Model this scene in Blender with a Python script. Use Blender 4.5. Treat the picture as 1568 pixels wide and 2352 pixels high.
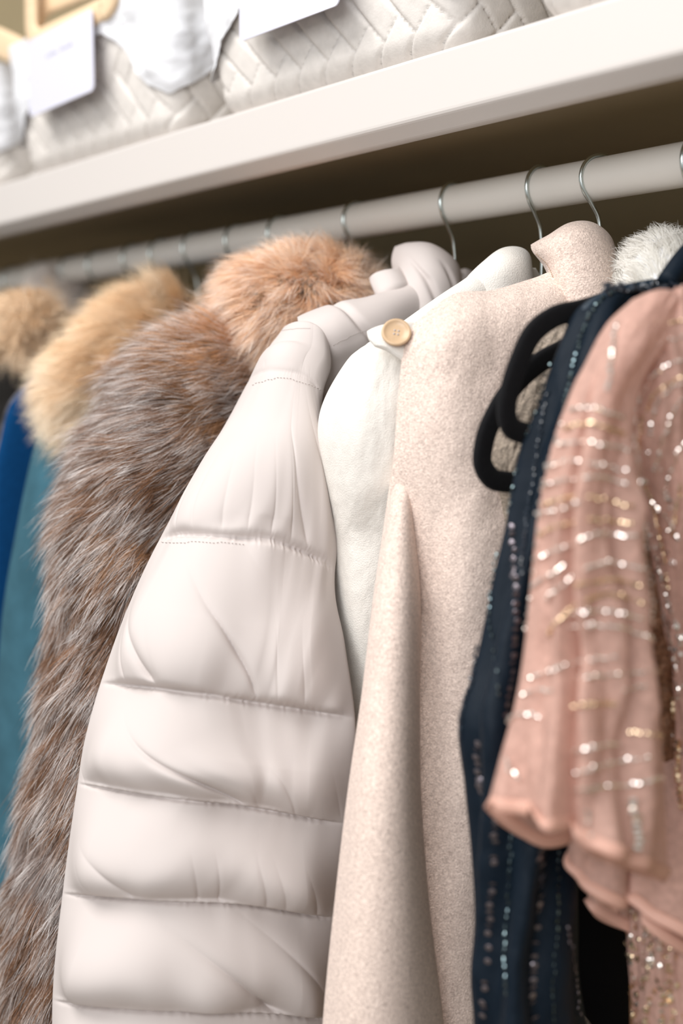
import bpy, math, random
import numpy as np
from mathutils import Vector
random.seed(4); rng = np.random.default_rng(7)
for o in list(bpy.data.objects): bpy.data.objects.remove(o)
C = bpy.context.scene.collection

# ------------------------------------------------------------------ camera, world, lights, exposure
# World frame: X runs along the hanging rod, Y goes into the closet wall, Z is up. Origin = the lens.
IW, IH, FP = 1568, 2352, 3267.0
CX, CY = 784.0, 1176.0
def _basis():
    p = math.atan(226/FP)
    n = np.array([-1725-CX, 226., FP]); n /= np.linalg.norm(n)
    X = -n; Z = np.array([0, math.cos(p), -math.sin(p)]); Y = -np.cross(Z, X)
    return np.stack([X, Y, Z])
M = _basis()
cam_d = bpy.data.cameras.new('camera'); cam = bpy.data.objects.new('camera', cam_d); C.objects.link(cam)
cam_d.sensor_fit = 'VERTICAL'; cam_d.sensor_height = 36; cam_d.sensor_width = 24; cam_d.lens = 50
from mathutils import Matrix
r, u, f = M[:, 0], M[:, 1], M[:, 2]
cam.matrix_world = Matrix(((r[0], u[0], -f[0], 0), (r[1], u[1], -f[1], 0), (r[2], u[2], -f[2], 0), (0, 0, 0, 1)))
cam_d.clip_start = .02; cam_d.clip_end = 50
cam_d.dof.use_dof = True; cam_d.dof.focus_distance = 1.09; cam_d.dof.aperture_fstop = 2.5
sc = bpy.context.scene; sc.camera = cam
sc.view_settings.view_transform = 'Standard'; sc.view_settings.look = 'None'
sc.view_settings.exposure = 0.05; sc.view_settings.gamma = 1; sc.view_settings.use_curve_mapping = False
w = bpy.data.worlds.new('world'); sc.world = w; w.use_nodes = True
w.node_tree.nodes['Background'].inputs[0].default_value = (1, .985, .97, 1)
w.node_tree.nodes['Background'].inputs[1].default_value = .5
def area(name, loc, target, size, power, col):
    l = bpy.data.lights.new(name, 'AREA'); l.shape = 'RECTANGLE'; l.size, l.size_y = size; l.energy = power; l.color = col
    o = bpy.data.objects.new(name, l); C.objects.link(o); o.location = loc
    o.rotation_euler = (Vector(target)-Vector(loc)).to_track_quat('-Z', 'Y').to_euler(); return o
area('ceiling_light', (-1.0, -.7, 1.75), (-1.0, .75, -.05), (1.7, 1.1), 50, (1, .975, .95))
area('window_light', (.55, -1.5, .65), (-.9, .8, -.2), (1.5, 1.3), 40, (.97, .98, 1))

# ------------------------------------------------------------------ helpers
def ray(px, py): return M @ np.array([px-CX, CY-py, FP])
def onX(px, py, X):
    d = ray(px, py); return d*(X/d[0])
def onY(px, py, Y):
    d = ray(px, py); return d*(Y/d[1])
def project(P):
    c = np.asarray(P) @ M
    return np.stack([CX+FP*c[..., 0]/c[..., 2], CY-FP*c[..., 1]/c[..., 2]], -1)

def hermite(xk, yk, xq):
    xk = np.asarray(xk, float); yk = np.asarray(yk, float); xq = np.asarray(xq, float)
    n = len(xk); d = np.diff(yk, axis=0)/np.diff(xk).reshape((-1,)+(1,)*(yk.ndim-1))
    m = np.zeros_like(yk); m[0] = d[0]; m[-1] = d[-1]
    for i in range(1, n-1):
        h0, h1 = xk[i]-xk[i-1], xk[i+1]-xk[i]
        m[i] = (d[i-1]*h1+d[i]*h0)/(h0+h1)
    i = np.clip(np.searchsorted(xk, xq, side='right')-1, 0, n-2)
    h = xk[i+1]-xk[i]; t = (xq-xk[i])/h
    sh = (-1,)+(1,)*(yk.ndim-1); t = t.reshape(sh); h = h.reshape(sh)
    return ((2*t**3-3*t**2+1)*yk[i]+(t**3-2*t**2+t)*h*m[i]+(-2*t**3+3*t**2)*yk[i+1]+(t**3-t**2)*h*m[i+1])

def _hash(ix, iy, iz, seed):
    n = (ix*73856093 ^ iy*19349663 ^ iz*83492791 ^ seed*2654435761) & 0xffffffff
    n = ((n ^ (n >> 13))*1274126177) & 0xffffffff
    n = ((n ^ (n >> 16))*2246822519) & 0xffffffff
    return ((n ^ (n >> 15)) & 0xffff)/65535.0
def noise(x, y, z=0, seed=0):
    x, y, z = np.broadcast_arrays(np.asarray(x, float), np.asarray(y, float), np.asarray(z, float))
    ix, iy, iz = np.floor(x).astype(np.int64), np.floor(y).astype(np.int64), np.floor(z).astype(np.int64)
    fx, fy, fz = x-ix, y-iy, z-iz
    fx, fy, fz = [q*q*(3-2*q) for q in (fx, fy, fz)]
    r = 0
    for a in (0, 1):
        for b in (0, 1):
            for c in (0, 1):
                r = r+_hash(ix+a, iy+b, iz+c, seed)*(fx if a else 1-fx)*(fy if b else 1-fy)*(fz if c else 1-fz)
    return r*2-1
def fbm(x, y, z=0, seed=0, oct=4):
    r, a, f_ = 0, 1, 1
    for k in range(oct): r = r+a*noise(x*f_, y*f_, z*f_, seed+k); a *= .5; f_ *= 2.03
    return r

def mesh_obj(name, V, F, mat, parent=None, smooth=True, col=None, origin=None):
    """V (n,3) in world metres, F (m,4) or (m,3) or list"""
    V = np.asarray(V, float)
    if parent is not None: V = V-np.array(WORLD[parent.name])
    elif origin is not None: V = V-np.array(origin)
    me = bpy.data.meshes.new(name)
    if isinstance(F, np.ndarray):
        k = F.shape[1]; me.vertices.add(len(V)); me.vertices.foreach_set('co', V.astype(np.float32).ravel())
        me.loops.add(F.size); me.loops.foreach_set('vertex_index', F.astype(np.int32).ravel())
        me.polygons.add(len(F)); me.polygons.foreach_set('loop_start', np.arange(0, F.size, k, dtype=np.int32))
        me.update(calc_edges=True)
    else:
        me.from_pydata([tuple(v) for v in V], [], [tuple(f) for f in F]); me.update()
    if smooth: me.polygons.foreach_set('use_smooth', np.ones(len(me.polygons), bool))
    if col is not None:
        a = me.color_attributes.new('Col', 'FLOAT_COLOR', 'POINT')
        a.data.foreach_set('color', np.concatenate([col, np.ones((len(col), 1))], 1).astype(np.float32).ravel())
    me.materials.append(mat)
    o = bpy.data.objects.new(name, me); C.objects.link(o)
    if parent is not None: o.parent = parent; WORLD[o.name] = WORLD[parent.name]
    elif origin is not None: o.location = origin; WORLD[o.name] = tuple(origin)
    else: WORLD[o.name] = (0, 0, 0)
    return o
WORLD = {}
def tag(o, label, cat, group=None, kind=None):
    o['label'] = label; o['category'] = cat
    if group: o['group'] = group
    if kind: o['kind'] = kind
    return o
def thing(name, loc, label, cat, group=None):
    o = bpy.data.objects.new(name, None); C.objects.link(o); o.location = loc; WORLD[o.name] = tuple(loc)
    o.empty_display_size = .05
    return tag(o, label, cat, group)
def struct(o): o['kind'] = 'structure'; return o

class Acc:
    def __init__(s): s.V = []; s.F = []; s.n = 0
    def add(s, V, F):
        V = np.asarray(V, float); s.V.append(V); s.F += [tuple(int(i)+s.n for i in f) for f in F]; s.n += len(V)
    def box(s, a, b):
        (x0, y0, z0), (x1, y1, z1) = a, b
        s.add([(x0,y0,z0),(x1,y0,z0),(x1,y1,z0),(x0,y1,z0),(x0,y0,z1),(x1,y0,z1),(x1,y1,z1),(x0,y1,z1)],
              [(0,3,2,1),(4,5,6,7),(0,1,5,4),(1,2,6,5),(2,3,7,6),(3,0,4,7)])
    def tube(s, P, r, n=12, flat=None, up=(1, 0, 0)):
        """swept ellipse; r = radius or list; flat=(across, thick) scale with up = thin axis"""
        P = np.asarray(P, float); T = np.gradient(P, axis=0); T /= np.linalg.norm(T, axis=1)[:, None]
        up = np.asarray(up, float); rr = np.broadcast_to(np.asarray(r, float), (len(P),))
        V = []
        for p, t, q in zip(P, T, rr):
            a = np.cross(t, up); a /= max(np.linalg.norm(a), 1e-6); b = np.cross(t, a)
            fa, fb = flat or (1, 1)
            for k in range(n):
                an = 2*math.pi*k/n; ca, sa = math.cos(an), math.sin(an)
                if flat: ca = math.copysign(abs(ca)**.6, ca); sa = math.copysign(abs(sa)**.6, sa)
                V.append(p+q*(fa*ca*a+fb*sa*b))
        m = len(P); F = [(i*n+k, i*n+(k+1) % n, (i+1)*n+(k+1) % n, (i+1)*n+k) for i in range(m-1) for k in range(n)]
        F.append(tuple(range(n-1, -1, -1))); F.append(tuple(range((m-1)*n, m*n)))
        s.add(V, F)
    def build(s, name, mat, parent=None, smooth=True, origin=None):
        return mesh_obj(name, np.concatenate(s.V), s.F, mat, parent, smooth, origin=origin)
def bevel(o, w, seg=3):
    m = o.modifiers.new('bevel', 'BEVEL'); m.width = w; m.segments = seg; m.limit_method = 'ANGLE'; return o
def spline(P, n):
    P = np.asarray(P, float); d = np.r_[0, np.cumsum(np.linalg.norm(np.diff(P, axis=0), axis=1))]
    return hermite(d, P, np.linspace(0, d[-1], n))

class Patch:
    """cloth shell: control rows of (px,py,X) or world triples; front sheet bulges, back sheet closes it"""
    def __init__(s, rows, vs=None, nu=80, nv=120, tf=.02, tb=.02, p=.6, cap=(.15, 0), disp=None, world=False, uni=.5):
        G = np.array([[q if world else onX(*q) for q in row] for row in rows])
        nr, nc = G.shape[:2]; vs = np.arange(nr) if vs is None else np.asarray(vs, float)
        vq = np.linspace(vs[0], vs[-1], nv+1)
        t = np.linspace(0, 1, nu+1); sq = uni*t+(1-uni)*(1-np.cos(math.pi*t))/2
        A = hermite(vs, G, vq)                       # nv+1, nc, 3
        B = hermite(np.linspace(0, 1, nc), A.transpose(1, 0, 2), sq).transpose(1, 0, 2)
        du = np.gradient(B, axis=1); dv = np.gradient(B, axis=0)
        N = np.cross(du, dv); N /= np.maximum(np.linalg.norm(N, axis=2), 1e-9)[..., None]
        if (N*B).sum() > 0: N = -N
        prof = np.maximum(np.sin(math.pi*sq), 0)**p
        vn = (vq-vs[0])/(vs[-1]-vs[0])
        cv = np.ones_like(vn)
        if cap[0] > 0: cv *= np.sqrt(np.clip(1-(1-np.clip(vn/cap[0], 0, 1))**2, 0, 1))
        if cap[1] > 0: cv *= np.sqrt(np.clip(1-(1-np.clip((1-vn)/cap[1], 0, 1))**2, 0, 1))
        S, Vv = np.meshgrid(sq, vq)
        D = disp(S, Vv, B) if disp else 0*S
        edge = np.clip(np.sin(math.pi*S)*1.9, 0, 1); edge = edge*edge*(3-2*edge)*.75+edge*.25
        def ev(t_): return t_(Vv) if callable(t_) else t_
        s.F = B+N*((ev(tf)*prof[None, :]*cv[:, None]+D*edge*np.minimum(1, cv[:, None]*1.5))[..., None])
        s.Bk = B-N*((ev(tb)*prof[None, :]*cv[:, None]-D*edge*.3*np.minimum(1, cv[:, None]))[..., None])
        s.nu, s.nv, s.S, s.V = nu, nv, S, Vv
        du = np.gradient(s.F, axis=1); dv = np.gradient(s.F, axis=0)
        n2 = np.cross(du, dv); n2 /= np.maximum(np.linalg.norm(n2, axis=2), 1e-12)[..., None]
        if (n2*N).sum() < 0: n2 = -n2
        s.N = n2
        s.du = du/np.maximum(np.linalg.norm(du, axis=2), 1e-12)[..., None]
        s.dv = dv/np.maximum(np.linalg.norm(dv, axis=2), 1e-12)[..., None]
    def build(s, name, mat, parent=None, origin=None, sheet=False, col=None):
        nu, nv = s.nu, s.nv
        if sheet:
            V = s.F.reshape(-1, 3); i = np.arange(nv)[:, None]*(nu+1)+np.arange(nu)[None, :]
            F = np.stack([i, i+1, i+nu+2, i+nu+1], -1).reshape(-1, 4)
        else:
            ring = np.concatenate([s.F, s.Bk[:, -2:0:-1]], 1); m = ring.shape[1]
            V = ring.reshape(-1, 3); k = np.arange(m)[None, :]; i = np.arange(nv)[:, None]*m
            F = np.stack([i+k, i+(k+1) % m, i+m+(k+1) % m, i+m+k], -1).reshape(-1, 4)
        # consistent outward winding
        a = V[F[0, 0]]; 
        q = F[(len(F)//2//(nu if sheet else m))*(nu if sheet else m)+nu//2]
        fn = np.cross(V[q[1]]-V[q[0]], V[q[3]]-V[q[0]])
        r_, c_ = (nv)//2, nu//2
        if fn @ s.N[min(r_, nv), c_] < 0: F = F[:, ::-1].copy()
        return mesh_obj(name, V, F, mat, parent, origin=origin, col=col)
    def sample(s, a, b):
        """bilinear at fractional grid coordinates a (row) b (col)"""
        i = np.clip(np.floor(a).astype(int), 0, s.nv-1); j = np.clip(np.floor(b).astype(int), 0, s.nu-1)
        x = (a-i)[:, None]; y = (b-j)[:, None]
        def g(A): return A[i, j]*(1-x)*(1-y)+A[i+1, j]*x*(1-y)+A[i, j+1]*(1-x)*y+A[i+1, j+1]*x*y
        return g(s.F), g(s.N), g(s.du), g(s.dv), (s.V[i, j]), (s.S[i, j])
    def snap(s, pts, n=60, off=.001):
        """follow a line drawn over the cloth: nearest surface vertices"""
        P = spline(np.array([(x, y, 0) for x, y in pts]), n)[:, :2]
        Q = project(s.F).reshape(-1, 2); out = []; nn = []
        for p in P:
            k = int(np.argmin(((Q-p)**2).sum(1))); out.append(s.F.reshape(-1, 3)[k]); nn.append(s.N.reshape(-1, 3)[k])
        out = np.array(out)+np.array(nn)*off
        if n > 4: out[1:-1] = (out[:-2]+out[1:-1]*2+out[2:])/4
        return out, np.array(nn)

def strands(name, patch, count, dirf, length, width, colf, mat, parent, K=5, rowlim=None, tuft=.35, seed=1):
    g = np.random.default_rng(seed)
    i0, i1 = rowlim or (0, patch.nv)
    e = np.linalg.norm(np.cross(patch.F[1:, :-1]-patch.F[:-1, :-1], patch.F[:-1, 1:]-patch.F[:-1, :-1]), axis=2)
    e[:i0] = 0; e[i1:] = 0
    e = e.ravel(); idx = g.choice(len(e), count, p=e/e.sum())
    a = idx//patch.nu+g.random(count); b = idx % patch.nu+g.random(count)
    P, N, U, Vd, vv, ss = patch.sample(a, b)
    cu, cvv, cn = dirf(ss, vv, P)
    k = 90.
    tn = np.stack([noise(P[:, 0]*k, P[:, 1]*k, P[:, 2]*k, q) for q in (3, 4, 5)], 1)
    tn += .6*np.stack([noise(P[:, 0]*k*3, P[:, 1]*k*3, P[:, 2]*k*3, q) for q in (6, 7, 8)], 1)
    D = U*cu[:, None]+Vd*cvv[:, None]+N*cn[:, None]+tn*tuft+g.normal(0, .11, (count, 3))
    D /= np.linalg.norm(D, axis=1)[:, None]
    L = (length*(1+.35*g.normal(0, 1, count)).clip(.35, 1.8))[:, None]
    flat = D-N*(D*N).sum(1)[:, None]*.8+np.array([0, 0, -.25])
    flat /= np.linalg.norm(flat, axis=1)[:, None]
    rv = g.normal(0, 1, (count, 3))
    side = np.cross(D, N+rv*.6); side /= np.linalg.norm(side, axis=1)[:, None]
    col0 = colf(P, g.random(count), vv, ss)          # list of K colour arrays
    Vs = np.zeros((count, K, 2, 3)); Cs = np.zeros((count, K, 2, 3))
    for q in range(K):
        t = q/(K-1)
        p = P-N*.001+L*(D*(t-.45*t*t)+flat*(.45*t*t)+tn*.12*t*t)
        wd = width*(1-t)**.6*(.65+.35*min(1, t*4)) if q < K-1 else width*.08
        Vs[:, q, 0] = p-side*wd; Vs[:, q, 1] = p+side*wd
        Cs[:, q, 0] = Cs[:, q, 1] = col0[q]
    base = (np.arange(count)*K*2)[:, None]; q = np.arange(K-1)[None, :]*2
    F = np.stack([base+q, base+q+1, base+q+3, base+q+2], -1).reshape(-1, 4)
    o = mesh_obj(name, Vs.reshape(-1, 3), F, mat, parent, col=Cs.reshape(-1, 3)); o['kind'] = 'stuff'
    return o

# ------------------------------------------------------------------ materials
def mat(name, col, rough=.7, bump=0, bscale=400, var=0, vscale=200, sheen=0, metal=0, spec=.4, stretch=None, attr=False, alpha=1, trans=0, detail=4, distort=0, sss=0):
    m = bpy.data.materials.new(name); m.use_nodes = True; nt = m.node_tree; N = nt.nodes; Lk = nt.links
    b = N['Principled BSDF']; b.inputs['Roughness'].default_value = rough; b.inputs['Metallic'].default_value = metal
    b.inputs['Specular IOR Level'].default_value = spec
    b.inputs['Base Color'].default_value = (*col, 1)
    if sheen: b.inputs['Sheen Weight'].default_value = sheen; b.inputs['Sheen Roughness'].default_value = .4
    tc = N.new('ShaderNodeTexCoord'); mp = N.new('ShaderNodeMapping'); Lk.new(tc.outputs['Object'], mp.inputs[0])
    if stretch: mp.inputs['Scale'].default_value = stretch
    if attr:
        a = N.new('ShaderNodeAttribute'); a.attribute_name = 'Col'; Lk.new(a.outputs['Color'], b.inputs['Base Color'])
    elif var:
        n = N.new('ShaderNodeTexNoise'); n.inputs['Scale'].default_value = vscale; n.inputs['Detail'].default_value = detail
        n.inputs['Distortion'].default_value = distort
        Lk.new(mp.outputs[0], n.inputs['Vector'])
        r = N.new('ShaderNodeValToRGB'); r.color_ramp.elements[0].position = .3; r.color_ramp.elements[1].position = .7
        r.color_ramp.elements[0].color = (*[c*(1-var) for c in col], 1); r.color_ramp.elements[1].color = (*[min(1, c*(1+var)) for c in col], 1)
        Lk.new(n.outputs[0], r.inputs[0]); Lk.new(r.outputs[0], b.inputs['Base Color'])
    if bump:
        n = N.new('ShaderNodeTexNoise'); n.inputs['Scale'].default_value = bscale; n.inputs['Detail'].default_value = detail
        Lk.new(mp.outputs[0], n.inputs['Vector'])
        bp = N.new('ShaderNodeBump'); bp.inputs['Strength'].default_value = bump; bp.inputs['Distance'].default_value = .001
        Lk.new(n.outputs[0], bp.inputs['Height']); Lk.new(bp.outputs[0], b.inputs['Normal'])
    if alpha < 1: b.inputs['Alpha'].default_value = alpha
    if trans:
        tr = N.new('ShaderNodeBsdfTranslucent'); tr.inputs[0].default_value = (*col, 1)
        mx = N.new('ShaderNodeMixShader'); mx.inputs[0].default_value = trans
        out = N['Material Output']; Lk.new(b.outputs[0], mx.inputs[1]); Lk.new(tr.outputs[0], mx.inputs[2]); Lk.new(mx.outputs[0], out.inputs[0])
    return m
m_wall = mat('closet wall paint', (.36, .29, .17), .9, var=.05, vscale=5)
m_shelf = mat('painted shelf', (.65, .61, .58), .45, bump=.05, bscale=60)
m_board_shade = mat('shelf underside shade', (.36, .29, .19), .8, var=.04, vscale=6)  # board darkened against the lip: the recess shade is put into its colour
m_rod = mat('white painted rod', (.74, .70, .64), .4, var=.02, vscale=8)
m_wire = mat('hanger wire', (.62, .68, .66), .25, metal=1)
m_puff = mat('greige puffer nylon', (.62, .56, .535), .75, bump=.03, bscale=2500, spec=.18)
m_thread = mat('greige thread', (.50, .44, .41), .8)
m_cream = mat('cream wool', (.80, .765, .71), .95, bump=.55, bscale=900, var=.035, vscale=160, sheen=.25, spec=.1)
m_beige = mat('sand wool', (.80, .635, .555), .95, bump=1.0, bscale=800, var=.30, vscale=520, sheen=.2, spec=.1, distort=1.2)
m_beige_th = mat('sand stitching', (.50, .36, .25), .9)
m_button = mat('horn button', (.60, .42, .26), .3, var=.1, vscale=90)
m_velvet = mat('black velvet flocking', (.008, .008, .009), .85, bump=.4, bscale=2500, var=.3, vscale=900, sheen=.06, spec=.08)
m_taupe = mat('taupe plush', (.33, .27, .215), .95, bump=.9, bscale=500, var=.35, vscale=260, sheen=.2, distort=1.5)
m_navy = mat('navy chiffon', (.0025, .0085, .017), .6, bump=.25, bscale=1800, spec=.2, alpha=.97)
m_navy2 = mat('navy satin binding', (.004, .018, .034), .45, bump=.2, bscale=1500, sheen=.12)
m_gap_shade = mat('black gap shade', (.003, .003, .004), .9, spec=.1)  # near-black colour standing in for shade between the dresses
m_peach = mat('peach tulle', (.76, .49, .405), .7, bump=.5, bscale=900, var=.18, vscale=240, sheen=.1, alpha=.78, trans=.25)
m_peachhem = mat('peach satin hem', (.78, .46, .36), .5, trans=.2)
m_gold = mat('bronze sequin cloth', (.22, .11, .06), .35, var=.45, vscale=330, bump=.8, bscale=420, metal=.35)
m_bead = mat('silver beads', (.97, .90, .84), .12, metal=.9)
m_bead2 = mat('gold beads', (.85, .66, .45), .18, metal=.9)
m_jet = mat('jet beads', (.02, .03, .045), .1, spec=1)
m_steel = mat('gunmetal blue beads', (.20, .27, .29), .15, metal=1)
m_seq = mat('smoky sequins', (.24, .21, .23), .22, metal=.8)
m_fur = mat('fur strands', (.5, .4, .3), .55, attr=True, spec=.45, trans=.06)
m_pelt = mat('fox pelt', (.10, .055, .03), .9, var=.3, vscale=60)
m_peltc = mat('cream pelt', (.80, .60, .40), .9)
m_teal = mat('dusty blue suede', (.045, .12, .16), .95, bump=.4, bscale=500, var=.18, vscale=30, spec=.1)
m_royal = mat('royal blue wool', (.004, .045, .14), .95, bump=.3, bscale=700, var=.1, spec=.05)
m_plaid = mat('charcoal tweed', (.10, .10, .12), .95, var=.8, vscale=45, bump=.4)
m_slate = mat('slate wool', (.09, .11, .14), .95, var=.1, sheen=.2)
m_dark = mat('black wool', (.02, .018, .016), .95)
m_brown = mat('rust brown knit', (.20, .085, .04), .95, var=.3, vscale=80)
m_basket = mat('whitewashed woven strips', (.70, .66, .62), .75, bump=.25, bscale=500, var=.06, vscale=120)
m_liner = mat('white cotton liner', (.78, .79, .82), .9, bump=.2, bscale=300)
m_card = mat('pale lavender card', (.67, .67, .77), .8)
m_ink = mat('grey ink', (.52, .52, .58), .8)
m_wood = mat('pale wood handle', (.80, .60, .39), .55, var=.08, vscale=40, stretch=(1, 1, 6))
m_floor = mat('floor carpet', (.20, .17, .13), .95, var=.1, vscale=120, bump=.3)

# ------------------------------------------------------------------ the closet
RY, RZ, RR = .8438, .1825, .0165           # rod axis and radius
SHZ = .2715                                # shelf top
a = Acc(); a.box((-4.2, 1.12, -1.35), (1.4, 1.2, 1.25)); struct(a.build('wall_back', m_wall, smooth=False))
a = Acc(); a.box((-4.2, -3.0, -1.40), (3.4, 1.2, -1.35)); struct(a.build('floor', m_floor, smooth=False))
a = Acc(); a.box((-4.3, .45, -1.35), (-4.2, 1.2, 1.25)); struct(a.build('wall_left', m_wall, smooth=False))
sh = thing('closet_shelf', (-1.4, .92, .24), 'long off-white painted closet shelf with a deep front lip above the hanging rod', 'shelf')
a = Acc(); a.box((-4.2, .765, .24), (1.4, 1.12, SHZ)); a.build('shelf_board', m_board_shade, sh, False)
a = Acc(); prof = [(.72, SHZ+.0005), (.72, .2255), (.735, .2146), (.743, .2146), (.7445, .2395), (.765, .2395), (.765, SHZ+.0005)]; n = len(prof)
a.add([(x, y, z) for x in (-4.2, 1.4) for y, z in prof], [(k, (k+1) % n, n+(k+1) % n, n+k) for k in range(n)]+[tuple(range(n-1, -1, -1)), tuple(range(n, 2*n))])
bevel(a.build('front_lip', m_shelf, sh, False), .003)
a = Acc(); a.box((-4.2, 1.095, .02), (1.4, 1.12, .09)); o = a.build('trim_1', m_wall, smooth=False); struct(bevel(o, .004))
a = Acc(); a.tube([(-4.2, RY, RZ), (-1.5, RY, RZ), (1.4, RY, RZ)], RR, 48, up=(0, 0, 1))
rod = a.build('hanging_rod', m_rod, origin=(-1.4, RY, RZ)); tag(rod, 'thick off-white round closet rod under the shelf holding all the hangers', 'rod')

# ------------------------------------------------------------------ baskets on the shelf
def basket(xc, label, handle=True, cardtop=.412):
    root = thing('storage_basket', (xc, .90, SHZ+.001), label, 'basket', 'white woven baskets on the shelf')
    w2, d2, H, fl = .158, .165, .142, .018
    yc = .727+d2+fl*.2
    # perimeter walls
    per = []; rc = .02
    cs = [(w2-rc, -d2+rc, -90), (w2-rc, d2-rc, 0), (-w2+rc, d2-rc, 90), (-w2+rc, -d2+rc, 180)]
    for cx_, cy_, a0 in cs:
        for k in range(9):
            an = math.radians(a0+90*k/8); per.append((cx_+rc*math.cos(an), cy_+rc*math.sin(an)))
    per = np.array(per+[per[0]]); d = np.r_[0, np.cumsum(np.linalg.norm(np.diff(per, axis=0), axis=1))]
    n, m = 720, 110; q = np.linspace(0, d[-1], n, endpoint=False)
    px = np.interp(q, d, per[:, 0]); py = np.interp(q, d, per[:, 1])
    nx, ny = np.gradient(py), -np.gradient(px); l = np.hypot(nx, ny); nx, ny = nx/l, ny/l
    z = np.linspace(0, H, m)
    Q, Zz = np.meshgrid(q, z)
    wd = d[-1]/34
    A, B = (Q+Zz*.95)/wd, (Q-Zz*.95)/wd
    fa, fb = A-np.floor(A), B-np.floor(B); ta = np.mod(A-np.floor(B), 4); tbk = np.mod(np.floor(A)-B, 4)
    top = np.mod(np.floor(A)-np.floor(B), 4) < 2
    ac = np.where(top, fb, fa); al = np.clip(np.where(top, ta/2, (tbk-1)/2), 0, 1)
    h = .0048*np.clip(1-(np.abs(2*ac-1))**10, 0, 1)*(.5+.5*np.sin(math.pi*al)**.6)
    k = 1+fl/w2*(Zz/H)
    base = .012*np.clip(1-Zz/.02, 0, 1)**2
    V = np.stack([px[None]*k+nx[None]*(h-base), py[None]*k+ny[None]*(h-base)+0*Zz, Zz+.001], -1)
    V = V+np.array([xc, yc, SHZ]); i = np.arange(m-1)[:, None]*n; kk = np.arange(n)[None]
    F = np.stack([i+kk, i+(kk+1) % n, i+n+(kk+1) % n, i+n+kk], -1).reshape(-1, 4)
    mesh_obj('woven_wall', V.reshape(-1, 3), F, m_basket, root)
    a = Acc(); a.box((xc-w2*.93, yc-d2*.93, SHZ+.001), (xc+w2*.93, yc+d2*.93, SHZ+.006)); a.build('basket_bottom', m_basket, root, False)
    # liner: square cloth whose corners hang over the rim
    n2, m2 = 360, 60; q = np.linspace(0, d[-1], n2, endpoint=False)
    px = np.interp(q, d, per[:, 0]); py = np.interp(q, d, per[:, 1]); nx, ny = np.gradient(py), -np.gradient(px); l = np.hypot(nx, ny); nx, ny = nx/l, ny/l
    cor = np.min([np.minimum(np.abs(q-c), d[-1]-np.abs(q-c)) for c in (rc*.78, d[9]+rc*.78, d[18]+rc*.78, d[27]+rc*.78)], 0)
    low = np.minimum(.036+cor*.85+.003*np.sin(q*90), .115)
    t = np.linspace(0, 1, m2)
    Zz = low[None]*(1-t[:, None])+(H+.004)*t[:, None]
    k = 1+fl/w2*(Zz/H); off = .006+.0045*fbm(q[None]*38, Zz*30, 0, 9)*np.clip((1-t[:, None])*2, .3, 1)+.004*(1-t[:, None])
    V1 = np.stack([px*k+nx*off, py*k+ny*off, Zz], -1)
    Zi = np.linspace(H+.004, .03, m2)[:, None]+0*q[None]; k = 1+fl/w2*(Zi/H)
    offi = -.006+.002*fbm(q[None]*30, Zi*30, 3, 9)
    V2 = np.stack([px*k+nx*offi, py*k+ny*offi, Zi], -1)
    V = np.concatenate([V1, V2])+np.array([xc, yc, SHZ]); mm = 2*m2
    i = np.arange(mm-1)[:, None]*n2; kk = np.arange(n2)[None]
    F = np.stack([i+kk, i+(kk+1) % n2, i+n2+(kk+1) % n2, i+n2+kk], -1).reshape(-1, 4)
    mesh_obj('cloth_liner', V.reshape(-1, 3), F, m_liner, root)
    # wooden loop handle above the card, rounded rectangle of flat strap
    for yy, nm in ((.707, 0), (yc+d2+.02, 1)):
        P = []
        for cx_, cz_, a0 in ((.072, .158, -90), (.072, .235, 0), (-.072, .235, 90), (-.072, .158, 180)):
            for k in range(7):
                an = math.radians(a0+90*k/6); P.append((xc+cx_+.022*math.cos(an), yy-.004, SHZ+cz_+.022*math.sin(an)))
        P.append(P[0]); P.append(P[1])
        a = Acc(); a.tube(P, 1, 12, flat=(.012, .004), up=(0, 1, 0)); a.build('wooden_handle', m_wood, root)
    return root
def card(xc, w_, z0, z1, y, tilt, label):
    n = 14
    root = thing('label_card', (xc, y, z0), label, 'label', 'lavender label cards on the baskets')
    a = Acc(); c, s_ = math.cos(tilt), math.sin(tilt); zc = (z0+z1)/2
    def R(x, z, yy): return (xc+x*c-z*s_, yy, zc+x*s_+z*c)
    h = (z1-z0)/2; pts = []
    for cx_, cz_, a0 in ((w_/2-.006, h-.006, 0), (-w_/2+.006, h-.006, 90), (-w_/2+.006, -h+.006, 180), (w_/2-.006, -h+.006, 270)):
        for k in range(5):
            an = math.radians(a0+90*k/4); pts.append((cx_+.006*math.cos(an), cz_+.006*math.sin(an)))
    n = len(pts); V = [R(x, z, y) for x, z in pts]+[R(x, z, y+.0012) for x, z in pts]
    a.add(V, [tuple(range(n-1, -1, -1)), tuple(range(n, 2*n))]+[(k, (k+1) % n, n+(k+1) % n, n+k) for k in range(n)])
    a.build('card', m_card, root, False)
    return root, R
basket(-.975, 'white woven basket behind the label card at the top centre')
basket(-1.385, 'white woven basket at the upper left with the pale wooden loop handle showing')
basket(-1.80, 'white woven basket at the far left end of the shelf, cut by the frame edge')
basket(-.565, 'white woven basket at the top right corner, only its dark base edge showing')
card(-.98, .142, .321, .415, .694, .0, 'blank pale lavender label card hanging on the top centre basket')
c2, R = card(-1.395, .150, .326, .408, .694, .02, 'pale lavender label card with one faint grey line on the upper left basket')
a = Acc()
for k in range(9):
    if k == 4: continue
    x0 = -.030+k*.0068; h_ = .0018+.0008*((k*7) % 3)
    V = [R(x0, .014, .6935), R(x0+.0045, .014, .6935), R(x0+.0045, .014+h_, .6935), R(x0, .014+h_, .6935)]
    a.add(V, [(0, 1, 2, 3)])
a.build('printed_line', m_ink, c2, False)
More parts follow.
